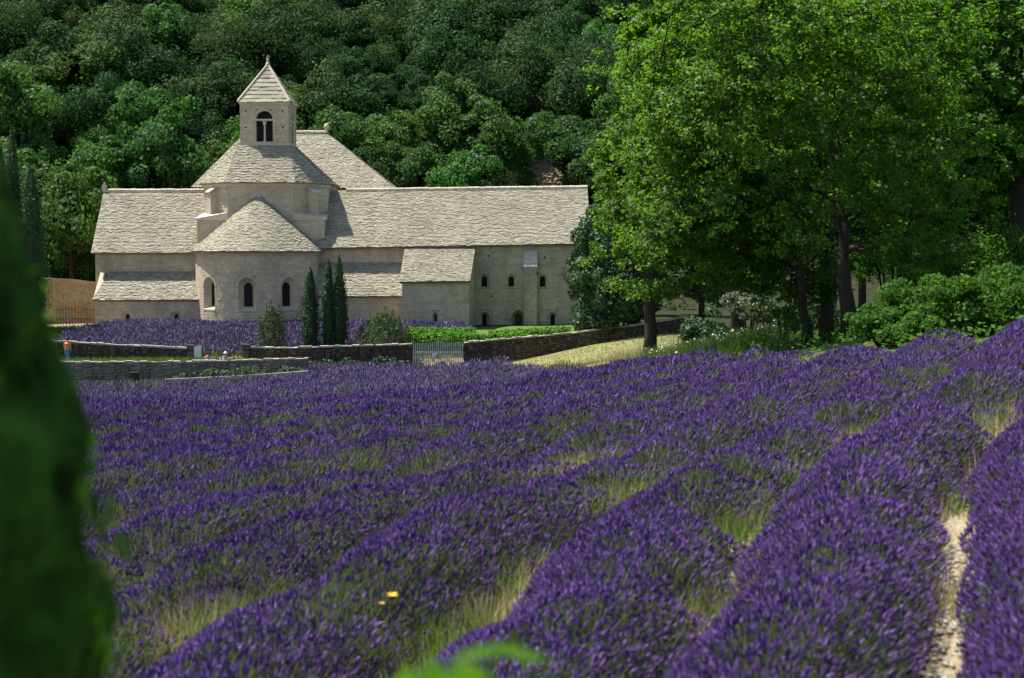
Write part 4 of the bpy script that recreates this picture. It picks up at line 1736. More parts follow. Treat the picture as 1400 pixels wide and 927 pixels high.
# trees at the left edge, trunks showing beside the gable
for (px, Y, k, sc, sz, lab) in [(98, 128, 2, 1.25, 1.25, 'tall leafy tree with bare trunk just left of the abbey gable'),
                                (70, 131, 5, 1.35, 1.15, 'leafy tree with slim trunk behind the golden retaining wall'),
                                (118, 133, 2, 1.3, 1.2, 'shady broadleaf tree behind the left gable corner'),
                                (25, 130, 5, 1.4, 1.2, 'leafy tree behind the dark cypresses at the left edge')]:
    plant_tree(k, WX(px, Y), Y, sc, R1.uniform(0, 6), lab, 'trees left of the abbey', None, sz)


# --- branching oak
def oak(name, label, base, crown_c, rads, n_cl, per, leaf, tr, R, mat='oak', lean=None, cat='tree', group=None, droop=.0, bark='bark', clump=(.75, 1.2), trunk_top=None):
    base = np.array(base, float)
    crown_c = np.array(crown_c, float) - base
    rads = np.array(rads, float)
    root = thing(name, label, cat, base, group)
    d = unit(R.normal(size=(n_cl * 2, 3)))
    d = d[d[:, 2] > -.75][:n_cl]
    rr = R.uniform(.3, 1.0, (len(d), 1)) ** .5
    bump = (.86 + .2 * np.sin(d[:, :1] * 4 + 1.3) * np.cos(d[:, 2:] * 5 + d[:, 1:2] * 3))
    C = crown_c + d * rads * rr * bump
    lowv = smooth(0, -1, (C[:, 2] - crown_c[2]) / rads[2])
    C[:, 2] -= droop * lowv * np.abs(C[:, 0] - crown_c[0]) * .3
    C = C[C[:, 2] > .5]
    C = C[np.argsort(np.linalg.norm(C - crown_c * np.array([1, 1, .6]), axis=1))]
    top = np.array([crown_c[0] * .8, crown_c[1] * .8, crown_c[2] + rads[2] * .35]) if trunk_top is None else np.array(trunk_top) - base
    nodes = []
    radii = []
    br = MB()
    tp = []
    for t in np.linspace(0, 1, 9):
        p = np.array([top[0] * t ** 1.3, top[1] * t ** 1.3, top[2] * t]) + R.normal(0, .07, 3) * (0 < t < 1)
        tp.append(p)
    tp[0][2] = -.6
    rad = [tr * 1.4, tr * 1.0, tr * .9, tr * .8, tr * .68, tr * .55, tr * .42, tr * .3, tr * .15]
    br.tube(tp, rad, 10)
    for p, r in zip(tp[3:], rad[3:]):
        nodes.append(p)
        radii.append(r)
    for c in C:
        nd = np.array(nodes)
        dv = c - nd
        dist = np.linalg.norm(dv, axis=1)
        cost = dist + np.maximum(0, nd[:, 2] - c[2]) * .9
        j = int(np.argmin(cost))
        a = nodes[j]
        r0 = max(.03, radii[j] * .62)
        if dist[j] < .3:
            continue
        m1 = a * .66 + c * .34 + R.normal(0, .09, 3) * dist[j] * .5 + np.array([0, 0, .10 * dist[j]])
        m2 = a * .3 + c * .7 + R.normal(0, .07, 3) * dist[j] * .5 + np.array([0, 0, .08 * dist[j]])
        r3 = max(.014, r0 * .3)
        br.tube([a, m1, m2, c], [r0, r0 * .75, r0 * .52, r3], 5, cap=False)
        nodes += [m1, m2, c]
        radii += [r0 * .75, r0 * .52, r3]
    link('trunk', br.mesh('trunk', M[bark], smooth=True), root)
    Cs, Ns = [], []
    for c in C:
        s = R.uniform(*clump)
        m = int(per * s * s)
        # several little sprays inside each clump
        k = max(3, int(8 * s))
        sp = c + R.normal(size=(k, 3)) * np.array([s * .5, s * .5, s * .3])
        idx = R.integers(0, k, m)
        q = sp[idx] + R.normal(size=(m, 3)) * np.array([.125, .125, .085]) * s
        Cs.append(q)
        out = unit(q - crown_c)
        Ns.append(unit(out * .5 + np.array([0, 0, .75]) + R.normal(size=(m, 3)) * .6))
    V, Fc = leaf_quads(np.concatenate(Cs), np.concatenate(Ns), leaf * R.uniform(.6, 1.3, sum(map(len, Cs))), R, .75)
    link('crown', np_mesh('crown', V, Fc, M[mat]), root)
    return root


R2 = np.random.default_rng(5)


def at(px, py, Y):
    return Wp(px, py, Y)


def base_at(px, Y):
    x = WX(px, Y, 440)
    return (x, Y, gz(x, Y))


oaks = 'oaks at the edge of the lavender field'
oak('oak_tree', 'big spreading oak with bright sunlit crown and leaning dark trunk beside the field', base_at(1163, 38), at(1088, 148, 38.8), (5.6, 3.2, 5.5), 330, 310, .112, .21, R2, droop=1.0, group=oaks, clump=(.6, 1.1),
    trunk_top=at(1128, 170, 38.8))
oak('oak_tree', 'low branching oak left of the big oak, foliage hanging over the flower bank', base_at(1106, 39.5), at(985, 295, 41), (3.0, 2.3, 3.0), 130, 400, .115, .15, R2, droop=1.0, group=oaks, trunk_top=at(1085, 250, 39))
oak('oak_tree', 'forked oak with short dark trunk standing on the dry grass bank', base_at(887, 68), at(900, 272, 68), (3.1, 3.0, 4.8), 130, 240, .20, .30, R2, droop=.3, group=oaks, clump=(.8, 1.25), trunk_top=at(893, 200, 68))
oak('oak_tree', 'shaded oak standing close behind the big leaning trunk', base_at(1130, 41), at(1185, 135, 46), (4.4, 3.6, 5.2), 150, 280, .16, .2, R2, group=oaks, trunk_top=at(1146, 160, 43))
oak('oak_tree', 'dark oak on the right with its trunk rising out of the bright bushes', base_at(1252, 54), at(1275, 140, 55), (5.4, 4.4, 6.4), 210, 260, .19, .3, R2, group=oaks)
oak('oak_tree', 'oak at the right edge of the photo, crown reaching out of frame', base_at(1385, 51), at(1395, 135, 52), (5.0, 4.2, 6.4), 190, 260, .19, .3, R2, group=oaks)
oak('oak_tree', 'tall oak crown behind the top of the big oak', base_at(1010, 62), at(1000, 110, 60), (5.2, 4.2, 5.6), 140, 220, .22, .28, R2, group=oaks, clump=(.9, 1.4))

# woodland behind the oaks on the right: copies
wl = [(1240, 66, 0), (1330, 64, 0), (1420, 68, 3), (1180, 72, 0), (1290, 78, 3), (1380, 82, 0), (1090, 82, 4), (1010, 92, 3), (960, 104, 0), (1140, 98, 2), (1230, 104, 0), (1330, 108, 4), (1430, 100, 3),
      (1050, 112, 0), (960, 122, 5), (880, 124, 3), (1130, 124, 0), (1220, 130, 4), (1320, 132, 0), (1420, 134, 0), (900, 140, 1), (990, 140, 0), (1080, 146, 4), (1180, 150, 0), (1280, 152, 3), (1390, 154, 0),
      (1240, 92, 5), (1390, 70, 3), (1440, 118, 0), (860, 152, 0), (940, 160, 4), (1040, 166, 0), (1150, 172, 1), (1260, 176, 0), (1370, 178, 3)]
wood = []
for n_, (px, Y, k) in enumerate(wl):
    wood.append((px, kinds[k][5] + ' in the wood ' + ('far ' if Y > 120 else '') + 'behind the ' + ('leaning oak' if px < 1200 else 'right oaks'),
                 plant_tree(k, WX(px, Y), Y, R2.uniform(1.0, 1.35), R2.uniform(0, 6), '', 'trees of the wood on the right', None, R2.uniform(1.05, 1.4))))


number_labels(wood)

# --- columnar plants
def column_leaves(R, h, prof, n, leaf, asp=.35, bend=.25, lobe=.14):
    """prof(t)->radius; leaves point up and out"""
    t = R.uniform(0, 1, n * 2)
    keep = R.uniform(0, 1, n * 2) < (np.array([prof(x) for x in t]) / max(prof(x) for x in np.linspace(0, 1, 20)) * .9 + .1)
    t = t[keep][:n]
    a = R.uniform(0, 2 * pi, len(t))
    base = np.array([prof(x) for x in t])
    lob = 1 + lobe * np.sin(a * 5 + t * 9) + .7 * lobe * np.sin(a * 9 - t * 21)
    r = base * lob * R.uniform(.62, 1.03, len(t))
    C = np.stack([r * np.cos(a), r * np.sin(a), t * h], -1)
    o = np.stack([np.cos(a), np.sin(a), np.zeros_like(a)], -1)
    N = unit(o + R.normal(size=o.shape) * .5 + np.array([0, 0, .2]))
    up = np.array([0, 0, 1.0]) + o * bend
    return leaf_quads(C, N, leaf * R.uniform(.6, 1.3, len(C)), R, asp, up=up)


def cypress(label, base, h, rad, n, leaf, R, mat='cypress', name='cypress_tree', group=None, core=True, prof=None, asp=.35):
    root = thing(name, label, 'tree', base, group)
    prof = prof or (lambda t: rad * (min(1, (t + .04) * 5) ** .5) * (1 - max(0, (t - .35) / .65) ** 1.9) ** .8 + .02)
    V, Fc = column_leaves(R, h, prof, n, leaf, asp)
    link('crown', np_mesh('crown', V, Fc, M[mat]), root)
    mb = MB()
    ts = np.linspace(0, .97, 10)
    mb.lathe((0, 0, 0), [(.09, -.4)] + [(prof(t) * .7, t * h) for t in ts], 9)
    link('inner_branches', mb.mesh('inner_branches', M[mat], smooth=True), root)
    mb = MB()
    mb.tube([(0, 0, -.4), (0, 0, h * .3)], [.13, .08], 7)
    link('trunk', mb.mesh('trunk', M['bark']), root)
    return root


R3 = np.random.default_rng(11)
cg = 'slim cypresses in front of the abbey'
for px, top, wpx, lab in [(425, 365, 21, 'slim dark cypress standing alone, shortest of the three before the abbey'),
                          (450, 355, 16, 'thin dark cypress in the middle of the three before the abbey'),
                          (465, 349, 18.5, 'tallest slim dark cypress, right one of the three before the abbey')]:
    Y = 103.5
    x = WX(px, Y, 470)
    z = gz(x, Y)
    cypress(lab, (x, Y, z), WZ(top, Y) - z, wpx / F * Y / 2 * 1.2, 3600, .2, R3, group=cg)
dg = 'dark cypresses at the left edge'
for px, top, wpx, Y, lab in [(3, 186, 34, 111, 'dark cypress at the very left edge of the photo'), (22, 174, 26, 113, 'tallest dark cypress left of the retaining wall'), (46, 224, 34, 112, 'dark cypress nearest the golden retaining wall')]:
    x = WX(px, Y, 440)
    z = gz(x, Y)
    cypress(lab, (x, Y, z), WZ(top, Y) - z, wpx / F * Y / 2 * 1.25, 5200, .26, R3, group=dg)

# near cypress, out of focus at the left edge
Yn = 2.35
xn = -1.435
zn = gz(xn, Yn)
hn = 1.08 - zn


def nprof(t):
    return .715 * (min(1, (t + .03) * 4) ** .5) * (1 - max(0, (t - .30) / .70) ** 3.0) ** .75 + .01


V, Fc = column_leaves(R3, hn, lambda t: nprof(t) * 1.0, 40000, .085, .28, .7, .07)
root = thing('cypress_tree', 'large cypress close to the camera, out of focus at the left edge', 'tree', (xn, Yn, zn))
link('crown', np_mesh('crown', V, Fc, M['near_cypress']), root)
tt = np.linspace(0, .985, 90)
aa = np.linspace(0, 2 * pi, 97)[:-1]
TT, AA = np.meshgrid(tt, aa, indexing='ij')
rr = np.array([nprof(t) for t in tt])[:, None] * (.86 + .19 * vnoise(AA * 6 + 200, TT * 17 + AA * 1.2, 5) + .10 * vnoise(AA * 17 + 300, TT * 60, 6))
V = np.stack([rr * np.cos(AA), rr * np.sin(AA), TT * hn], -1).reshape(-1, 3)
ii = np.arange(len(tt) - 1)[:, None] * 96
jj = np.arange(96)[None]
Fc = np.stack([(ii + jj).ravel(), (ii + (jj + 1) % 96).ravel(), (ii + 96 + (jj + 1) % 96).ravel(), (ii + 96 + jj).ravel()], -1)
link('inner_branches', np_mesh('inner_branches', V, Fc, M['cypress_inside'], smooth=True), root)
mb = MB()
mb.tube([(0, 0, -.3), (0, 0, hn * .4)], [.12, .08], 8)
link('trunk', mb.mesh('trunk', M['bark']), root)


def multi_spire(label, name, base, spires, mat, R, n=900, leaf=.16, cat='shrub'):
    """bushy conifer of several little spires; spires: (dx, dy, h, r)"""
    root = thing(name, label, cat, base)
    Vs, Fs, k0 = [], [], 0
    mb = MB()
    for dx, dy, h, r in spires:
        V, Fc = column_leaves(R, h, lambda t: r * (.35 + min(.65, t * 3)) * (1 - t) ** .75 + .015, int(n * (h * r) ** .7), leaf, .4, .7)
        V = V + np.array([dx, dy, 0])
        Vs.append(V)
        Fs.append(Fc + k0)
        k0 += len(V)
        mb.tube([(dx * .3, dy * .3, -.2), (dx, dy, h * .5), (dx, dy, h * .9)], [.05, .035, .01], 5)
    link('foliage', np_mesh('foliage', np.concatenate(Vs), np.concatenate(Fs), M[mat]), root)
    link('stems', mb.mesh('stems', M['bark']), root)
    return root


def on_ground(px, Y):
    x = WX(px, Y, 470)
    return np.array([x, Y, gz(x, Y)])


def loose_conifer(label, name, base, wd, ht, tips, R, cat):
    """rounded loose crown of upright shoots; tips: (dx, height, radius)"""
    root = thing(name, label, cat, base)
    Vs, Fs, k0 = [], [], 0
    mb = MB()
    V, Fc = column_leaves(R, ht * .86, lambda t: wd * (.55 + .45 * sin(min(1, t * 2.2) * pi / 2)) * (1 - t ** 2.2) ** .6 + .02, int(2600 * wd), .19, .34, .8, .22)
    V[:, 1] *= .8
    Vs.append(V)
    Fs.append(Fc)
    k0 += len(V)
    for dx, h, r in tips:
        V, Fc = column_leaves(R, h * .5, lambda t: r * (1 - t) ** .7 + .015, 260, .17, .34, .7)
        V = V + np.array([dx, R.uniform(-.4, .3) * wd, h * .5])
        Vs.append(V)
        Fs.append(Fc + k0)
        k0 += len(V)
        mb.tube([(dx * .2, 0, -.2), (dx * .7, 0, h * .5), (dx, 0, h * .95)], [.05, .035, .01], 5)
    link('foliage', np_mesh('foliage', np.concatenate(Vs), np.concatenate(Fs), M['spruce']), root)
    link('stems', mb.mesh('stems', M['bark']), root)
    return root


b = on_ground(372, 102.5)
ht = WZ(408, 102.5) - b[2]
loose_conifer('loose pale conifer shrub standing above the wall before the apse', 'conifer_shrub', b, 1.12, ht, [(0, ht, .4), (-.4, ht * .9, .35), (.45, ht * .88, .35), (.8, ht * .75, .3), (-.8, ht * .72, .3)], R3, 'shrub')
b = on_ground(525, 102.5)
ht = WZ(418, 102.5) - b[2]
loose_conifer('broad bushy yew with several pointed tips beside the hedge', 'yew_bush', b, 1.95, ht, [(.1, ht, .35), (.65, ht * .93, .35), (-.5, ht * .9, .35), (-1.1, ht * .78, .35), (1.15, ht * .8, .35), (1.7, ht * .62, .3), (-1.7, ht * .6, .3)], R3, 'shrub')


def leaf_box(R, P0, P1, w, h, n, leaf):
    """clipped hedge: leaves on and just inside a box along P0-P1"""
    P0, P1 = np.array(P0, float), np.array(P1, float)
    t = R.uniform(0, 1, n)
    p = P0 + (P1 - P0) * t[:, None]
    hh = h * (1 + .05 * np.sin(t * 37) + .04 * np.sin(t * 91))
    ang = R.uniform(-.15, pi + .15, n)
    p[:, 1] -= np.cos(ang) * w / 2 * R.uniform(.8, 1.1, n)
    p[:, 2] += np.clip(np.sin(ang) ** .5 if False else np.abs(np.sin(ang)) ** .6, 0, 1) * hh * R.uniform(.75, 1.08, n)
    N = unit(np.stack([R.normal(size=n) * .6, -np.cos(ang), np.abs(np.sin(ang)) + .3], -1) + R.normal(size=(n, 3)) * .35)
    return leaf_quads(p, N, leaf * R.uniform(.7, 1.3, n), R, .75)


for lab, a, b_, Y, top in [('bright green hedge running just behind the gate and wall', 553, 724, 102.6, 456.5), ('bright green vine row nearest the abbey doorway', 668, 780, 107.5, 449.5), ('short bright green vine row below the chapel wall', 556, 650, 108.2, 448.5)]:
    A, B = on_ground(a, Y), on_ground(b_, Y)
    root = thing('hedge', lab, 'hedge', (A + B) / 2, 'bright green hedge rows')
    zt = WZ(top, Y)
    h = zt - (A[2] + B[2]) / 2
    V, Fc = leaf_box(R3, A, B, 1.1, h, 9000, .17)
    V = V - (A + B) / 2
    link('foliage', np_mesh('foliage', V, Fc, M['hedge']), root)
    core = MB()
    q0, q1 = A - (A + B) / 2, B - (A + B) / 2
    core.hexa([(q0[0], q0[1] - .36, q0[2] - .2), (q1[0], q1[1] - .36, q1[2] - .2), (q1[0], q1[1] + .36, q1[2] - .2), (q0[0], q0[1] + .36, q0[2] - .2),
               (q0[0], q0[1] - .3, q0[2] + h * .86), (q1[0], q1[1] - .3, q1[2] + h * .86), (q1[0], q1[1] + .3, q1[2] + h * .86), (q0[0], q0[1] + .3, q0[2] + h * .86)])
    link('inner_leaves', core.mesh('inner_leaves', M['hedge']), root)
    mb = MB()
    for t in np.linspace(.03, .97, 14):
        p = A + (B - A) * t - (A + B) / 2
        mb.tube([p - np.array([0, 0, .2]), p + np.array([0, 0, h * .8])], [.04, .02], 5)
    link('stems', mb.mesh('stems', M['bark']), root)['kind'] = 'stuff'

# dark ivy-clad tree beside the abbey corner
b = np.array([WX(841, 103), 103, 0])
b[2] = gz(b[0], b[1])
root = thing('ivy_tree', 'dense dark green tree hiding the right corner of the abbey', 'tree', b)
ht = WZ(258, 102) - b[2]


def iprof(t):
    return 3.75 * (.62 + .38 * min(1, t * 3.2)) * (1 - max(0, (t - .3) / .7) ** 1.5) ** .7 + .05


R4 = np.random.default_rng(3)
tt = R4.uniform(0, .97, 190)
Cs, Ns = [], []
for t in tt:
    a = R4.uniform(0, 2 * pi)
    r = iprof(t) * R4.uniform(.55, .92)
    c = np.array([r * cos(a), r * sin(a), t * ht + .2])
    e = unit(R4.normal(size=(260, 3)))
    e = e[(e * np.array([cos(a), sin(a), .7])).sum(1) > -.5]
    Cs.append(c + e * R4.uniform(.5, .95) * R4.uniform(.75, 1.05, (len(e), 1)))
    Ns.append(unit(e + R4.normal(size=e.shape) * .5))
V, Fc = leaf_quads(np.concatenate(Cs), np.concatenate(Ns), .24 * R4.uniform(.6, 1.3, sum(map(len, Cs))), R4, .7)
link('crown', np_mesh('crown', V, Fc, M['ivy']), root)
mb = MB()
mb.tube([(0, 0, -.5), (.1, 0, ht * .4), (0, 0, ht * .85)], [.35, .25, .08], 8)
link('trunk', mb.mesh('trunk', M['bark']), root)


# bushes on the right
def bush(label, px, py, Y, rw, rh, mat, R, leaf=.14, n=22, per=120, name='bush', bottom=-.3):
    c = Wp(px, py, Y)
    g = gz(c[0], Y)
    root = thing(name, label, 'bush', (c[0], Y, g), 'bushes at the foot of the oaks')
    V, Fc = blob_crown(R, rw, n, per, leaf, rh / rw, (.28, .45), bottom)
    V[:, 2] += c[2] - g
    V[:, 2] = np.maximum(V[:, 2], -.1)
    link('foliage', np_mesh('foliage', V, Fc, M[mat]), root)
    mb = MB()
    for k in range(5):
        a = k * 1.256
        mb.tube([(0, 0, -.3), (cos(a) * rw * .3, sin(a) * rw * .3, max(.2, c[2] - g)), (cos(a) * rw * .6, sin(a) * rw * .6, max(.4, c[2] - g + rh * .5))], [.05, .035, .012], 5)
    link('stems', mb.mesh('stems', M['bark']), root)
    return root


bush('grey green willowy bush left of the dark trunks', 1026, 428, 46, 1.0, .95, 'grey_bush', R4, .13)
bush('tall yellowish shrub between the grey bush and the trunks', 1072, 440, 43, .65, 1.1, 'spruce', R4, .13, 14)
for px, py, Y, rw, rh, lab in [(1205, 432, 33.5, .85, .85, 'sunlit green bush right beside the leaning trunk'), (1245, 408, 34, 1.0, 1.2, 'tall sunlit bush behind the first lavender crest'), (1300, 408, 33, 1.1, 1.0, 'broad bright bush above the second lavender crest'),
                              (1350, 398, 32.5, 1.05, 1.15, 'bright bush near the right edge below the oak'), (1400, 405, 32, 1.0, 1.1, 'bush cut off by the right edge of the photo'), (1268, 438, 32.5, .75, .6, 'small green bush in the dip between two lavender crests'),
                              (1330, 360, 43, 1.7, 1.6, 'high leafy thicket under the right hand oaks'), (1220, 350, 47, 1.6, 1.8, 'high thicket in dappled light behind the trunks'), (1290, 345, 46, 1.5, 1.6, 'leafy thicket below the dark oak trunk on the right'), (1110, 425, 50, 1.2, 1.4, 'dim bush in the shade between the oak trunks'), (965, 440, 50, 1.0, 1.2, 'dark bush under the hanging oak branches'),
                              (1390, 350, 44, 1.5, 1.5, 'tall thicket at the right edge under the oak')]:
    bush(lab, px, py + 20, Y, rw, rh * .78, 'bush' if px > 1150 else 'ivy', R4, .10, 34, 230)
# low green growth on the shaded ground under the oaks
n = 34000
X = R4.uniform(3, 34, n)
Y = 25 + 55 * R4.uniform(0, 1, n) ** 1.5
ok = (X > np.interp(Y, [0, 25, 26.5, 28.5, 30, 36, 45, 70, 98], [40, 14, 10.3, 7.8, 6.2, 4.0, 3.0, 1.6, -1.2]) + .7) & (X > 5.5 + (Y - 33) * .09)
X, Y = X[ok], Y[ok]
hgt = .15 + .95 * vnoise(X * .7, Y * .7, 31) ** 1.6
P = np.stack([X, Y, ground(X, Y) + R4.uniform(0, 1, len(X)) * hgt], -1)
V, Fc = leaf_quads(P, unit(np.array([0, -.3, 1.0]) + R4.normal(size=P.shape) * .6), .125 * R4.uniform(.6, 1.5, len(P)), R4, .6)
link('undergrowth', np_mesh('undergrowth', V, Fc, M['bush']))['kind'] = 'stuff'

# foreground leafy sprigs at the bottom edge
for k, (px, py, Y, lab) in enumerate([(600, 888, 2.0, 'blurred bright green sprig at the bottom edge, left one'), (672, 872, 1.9, 'blurred bright green sprig at the bottom edge, tallest in the middle'), (762, 890, 2.0, 'blurred bright green sprig at the bottom edge, right one')]):
    p = Wp(px, py, Y)
    g = gz(p[0], Y)
    root = thing('leafy_sprig', lab, 'plant', (p[0], Y, g), 'green sprigs right in front of the camera')
    mb = MB()
    mb.tube([(0, 0, -.1), (.03, 0, (p[2] - g) * .5), (0, 0, p[2] - g - .03)], [.012, .009, .004], 5)
    link('stem', mb.mesh('stem', M['lime_leaf']), root)
    h = p[2] - g
    n = 110
    t = R4.uniform(.5, 1, n)
    a = R4.uniform(0, 6.28, n)
    C = np.stack([np.cos(a) * .055, np.sin(a) * .055, t * h - .03], -1)
    N = unit(np.stack([np.cos(a) * .4, np.sin(a) * .4 - .3, np.ones(n)], -1))
    V, Fc = leaf_quads(C, N, .11 * R4.uniform(.7, 1.2, n), R4, .6)
    link('leaves', np_mesh('leaves', V, Fc, M['lime_leaf']), root)['kind'] = 'stuff'

# ------------------------------------------------------------------ lavender
TR = {2: [(972, 908), (985, 873), (996, 825), (1003, 785), (1034, 739), (1069, 690), (1109, 646), (1160, 625), (1200, 606), (1234, 571), (1286, 534), (1337, 497), (1366, 466), (1397, 434)],
      1: [(1322, 908), (1323, 855), (1320, 800), (1320, 745), (1326, 677), (1343, 637), (1389, 603)],
      3: [(655, 915), (676, 876), (700, 831), (743, 782), (797, 728), (829, 708), (866, 688), (929, 657), (994, 637), (1015, 614), (1066, 591), (1086, 571), (1143, 549), (1177, 523), (1234, 494), (1263, 466), (1290, 452)],
      4: [(257, 913), (294, 899), (331, 882), (357, 862), (394, 842), (411, 822), (449, 790), (497, 768), (520, 745), (554, 731), (600, 708), (657, 688), (703, 673), (797, 657), (831, 623), (883, 603), (900, 594), (974, 569), (1014, 549), (1043, 529), (1080, 520), (1120, 494), (1171, 471)],
      5: [(143, 845), (209, 811), (249, 776), (317, 756), (357, 736), (414, 719), (497, 699), (729, 632), (746, 609), (794, 589), (826, 577), (860, 566), (906, 551), (943, 537), (986, 517), (1040, 497), (1086, 479)]}
S_ = 1.85


def kk(Y):
    Y = np.asarray(Y, float)
    return np.where(Y < 36, .45 * Y + .002 * Y * Y, .45 * 36 + .002 * 36 * 36 + .594 * (Y - 36))


def hit(px, py, dz=0.0, y0=5.0):
    u, v = ray(px, py)
    Y = np.arange(y0, 110, .05)
    g = ground(u * Y, Y) + dz
    k = np.argmax(v * Y <= g)
    return np.array([u * Y[k], Y[k], g[k]])


cor = {}
for i, l in TR.items():
    a = []
    for px, py in l:
        u, v = ray(px, py)
        Y = np.arange(6, 42, .02)
        k = np.argmax(v * Y <= crest(u * Y, Y))
        a.append((Y[k], u * Y[k] - (float(kk(Y[k])) - S_ * i)))
    a = np.array(sorted(a))
    yg = np.arange(6, 40, 1.0)
    w = np.exp(-((yg[:, None] - a[None, :, 0]) / 1.6) ** 2) + 1e-6
    val = np.clip((w @ a[:, 1]) / w.sum(1), -.8, .8) * np.where(yg < a[:, 0].mean(), 1, np.clip(w.sum(1) * 1.5, 0, 1))
    val = np.where(yg < a[0, 0], np.interp(a[0, 0], yg, val), val)
    cor[i] = (yg, val)
for i, (j, f_) in {0: (1, .9), 6: (5, .7), 7: (5, .4), -1: (1, .8), -2: (1, .7), -3: (1, .5), -4: (1, .3), 8: (5, .2)}.items():
    cor[i] = (cor[j][0], cor[j][1] * f_)


def row_x(i, Y):
    x = kk(Y) - S_ * i + np.interp(Y, [11, 24], [.42, .12]) * S_
    if i in cor:
        x = x + np.interp(Y, *cor[i])
    return x


RL = np.random.default_rng(99)
gaps = [(365, 702, .55), (466, 676, .5), (600, 672, .8), (640, 665, .6), (735, 655, .9), (780, 650, .7), (800, 632, .5), (835, 685, .7), (890, 655, .5), (985, 632, .5), (1150, 610, .7), (1190, 597, .5), (1068, 655, .55), (995, 730, .6),
        (1330, 575, .7), (1372, 590, .6), (280, 868, .75), (330, 850, .5), (190, 790, .5), (640, 880, .5), (1120, 610, .4), (975, 840, .4), (1010, 690, .3)]
gp3 = []
for px, py, r in gaps:
    p = hit(px, py, .12)
    gp3.append((p[0], p[1], r * 1.05))
gp3 = np.array(gp3)


def gapf(X, Y, k=1.0):
    g = np.ones_like(X)
    for gx, gy, r in gp3:
        g *= 1 - np.exp(-(((X - gx) ** 2 + (Y - gy) ** 2) / (r * k) ** 2))
    return g


def spikes(P, D, L, rad):
    """bipyramid flower heads; returns verts, tri faces"""
    n = len(P)
    t = RL.normal(size=(n, 3))
    a = unit(np.cross(D, t))
    b = np.cross(D, a)
    L = L[:, None]
    rad = rad[:, None]
    m = P + D * L * .38
    V = np.empty((n, 5, 3))
    V[:, 0] = P
    V[:, 1] = m + a * rad
    V[:, 2] = m + (-.5 * a + .866 * b) * rad
    V[:, 3] = m + (-.5 * a - .866 * b) * rad
    V[:, 4] = P + D * L
    base = (np.arange(n) * 5)[:, None, None]
    Fc = base + np.array([[0, 2, 1], [0, 3, 2], [0, 1, 3], [4, 1, 2], [4, 2, 3], [4, 3, 1]])[None]
    return V.reshape(-1, 3), Fc.reshape(-1, 3)


def spikes_far(P, D, L, rad):
    """three-sided pointed flower heads for the more distant plants"""
    n = len(P)
    a = unit(np.cross(D, RL.normal(size=(n, 3)))) * rad[:, None]
    b = np.cross(D, a)
    m = P + D * (L * .2)[:, None]
    V = np.stack([m + a, m - .5 * a + .866 * b, m - .5 * a - .866 * b, P + D * L[:, None]], 1).reshape(-1, 3)
    Fc = ((np.arange(n) * 4)[:, None, None] + np.array([[0, 1, 3], [1, 2, 3], [2, 0, 3]])[None]).reshape(-1, 3)
    return V, Fc


def blades(P, D, L, wd):
    n = len(P)
    a = unit(np.cross(D, RL.normal(size=(n, 3)))) * wd[:, None]
    V = np.stack([P - a, P + a, P + D * L[:, None]], 1).reshape(-1, 3)
    return V, np.arange(n * 3).reshape(n, 3)


DY = [0, 13, 18, 24, 32, 45, 65, 100]
DD = [880, 840, 600, 410, 255, 152, 84, 52]
DS = [.77, .79, .88, 1.02, 1.25, 1.63, 2.15, 2.7]


def row_shape(i, Y, seed):
    t = Y * 1.15
    n1 = vnoise(t * 1.1, t * 0 + i * 7.3, seed)
    n2 = vnoise(t * .8 + 50, t * 0 + i * 3.1, seed)
    n3 = vnoise(t * 2.6, t * 0 + i * 5.7, seed + 3)
    hw0 = .71 if i <= 1 else .77 if i == 2 else .84
    return np.interp(Y, [11, 21], [hw0, .87]) * (.80 + .20 * n1 + .18 * n3), .62 * (.86 + .24 * n2)


def row_cloud(i, Y0, Y1, flower_amt=1.0, dens_k=1.0):
    ns = int((Y1 - Y0) * 2100)
    Y = RL.uniform(Y0, Y1, ns)
    dn = np.interp(Y, DY, DD) * dens_k
    slope = np.where(Y < 36, .45 + .004 * Y, .594)
    f = np.sqrt(1 + slope ** 2)
    hw, H = row_shape(i, Y, 1)
    need = dn * 2 * hw * f * 1.1
    keep = RL.uniform(0, 2100, ns) < need
    Y, hw, H, slope, f, dn = [q[keep] for q in (Y, hw, H, slope, f, dn)]
    w = RL.uniform(-1, 1, len(Y))
    w = np.sign(w) * np.abs(w) ** .85
    X = row_x(i, Y) + w * hw * f
    return X, Y, w, hw, H, slope, f


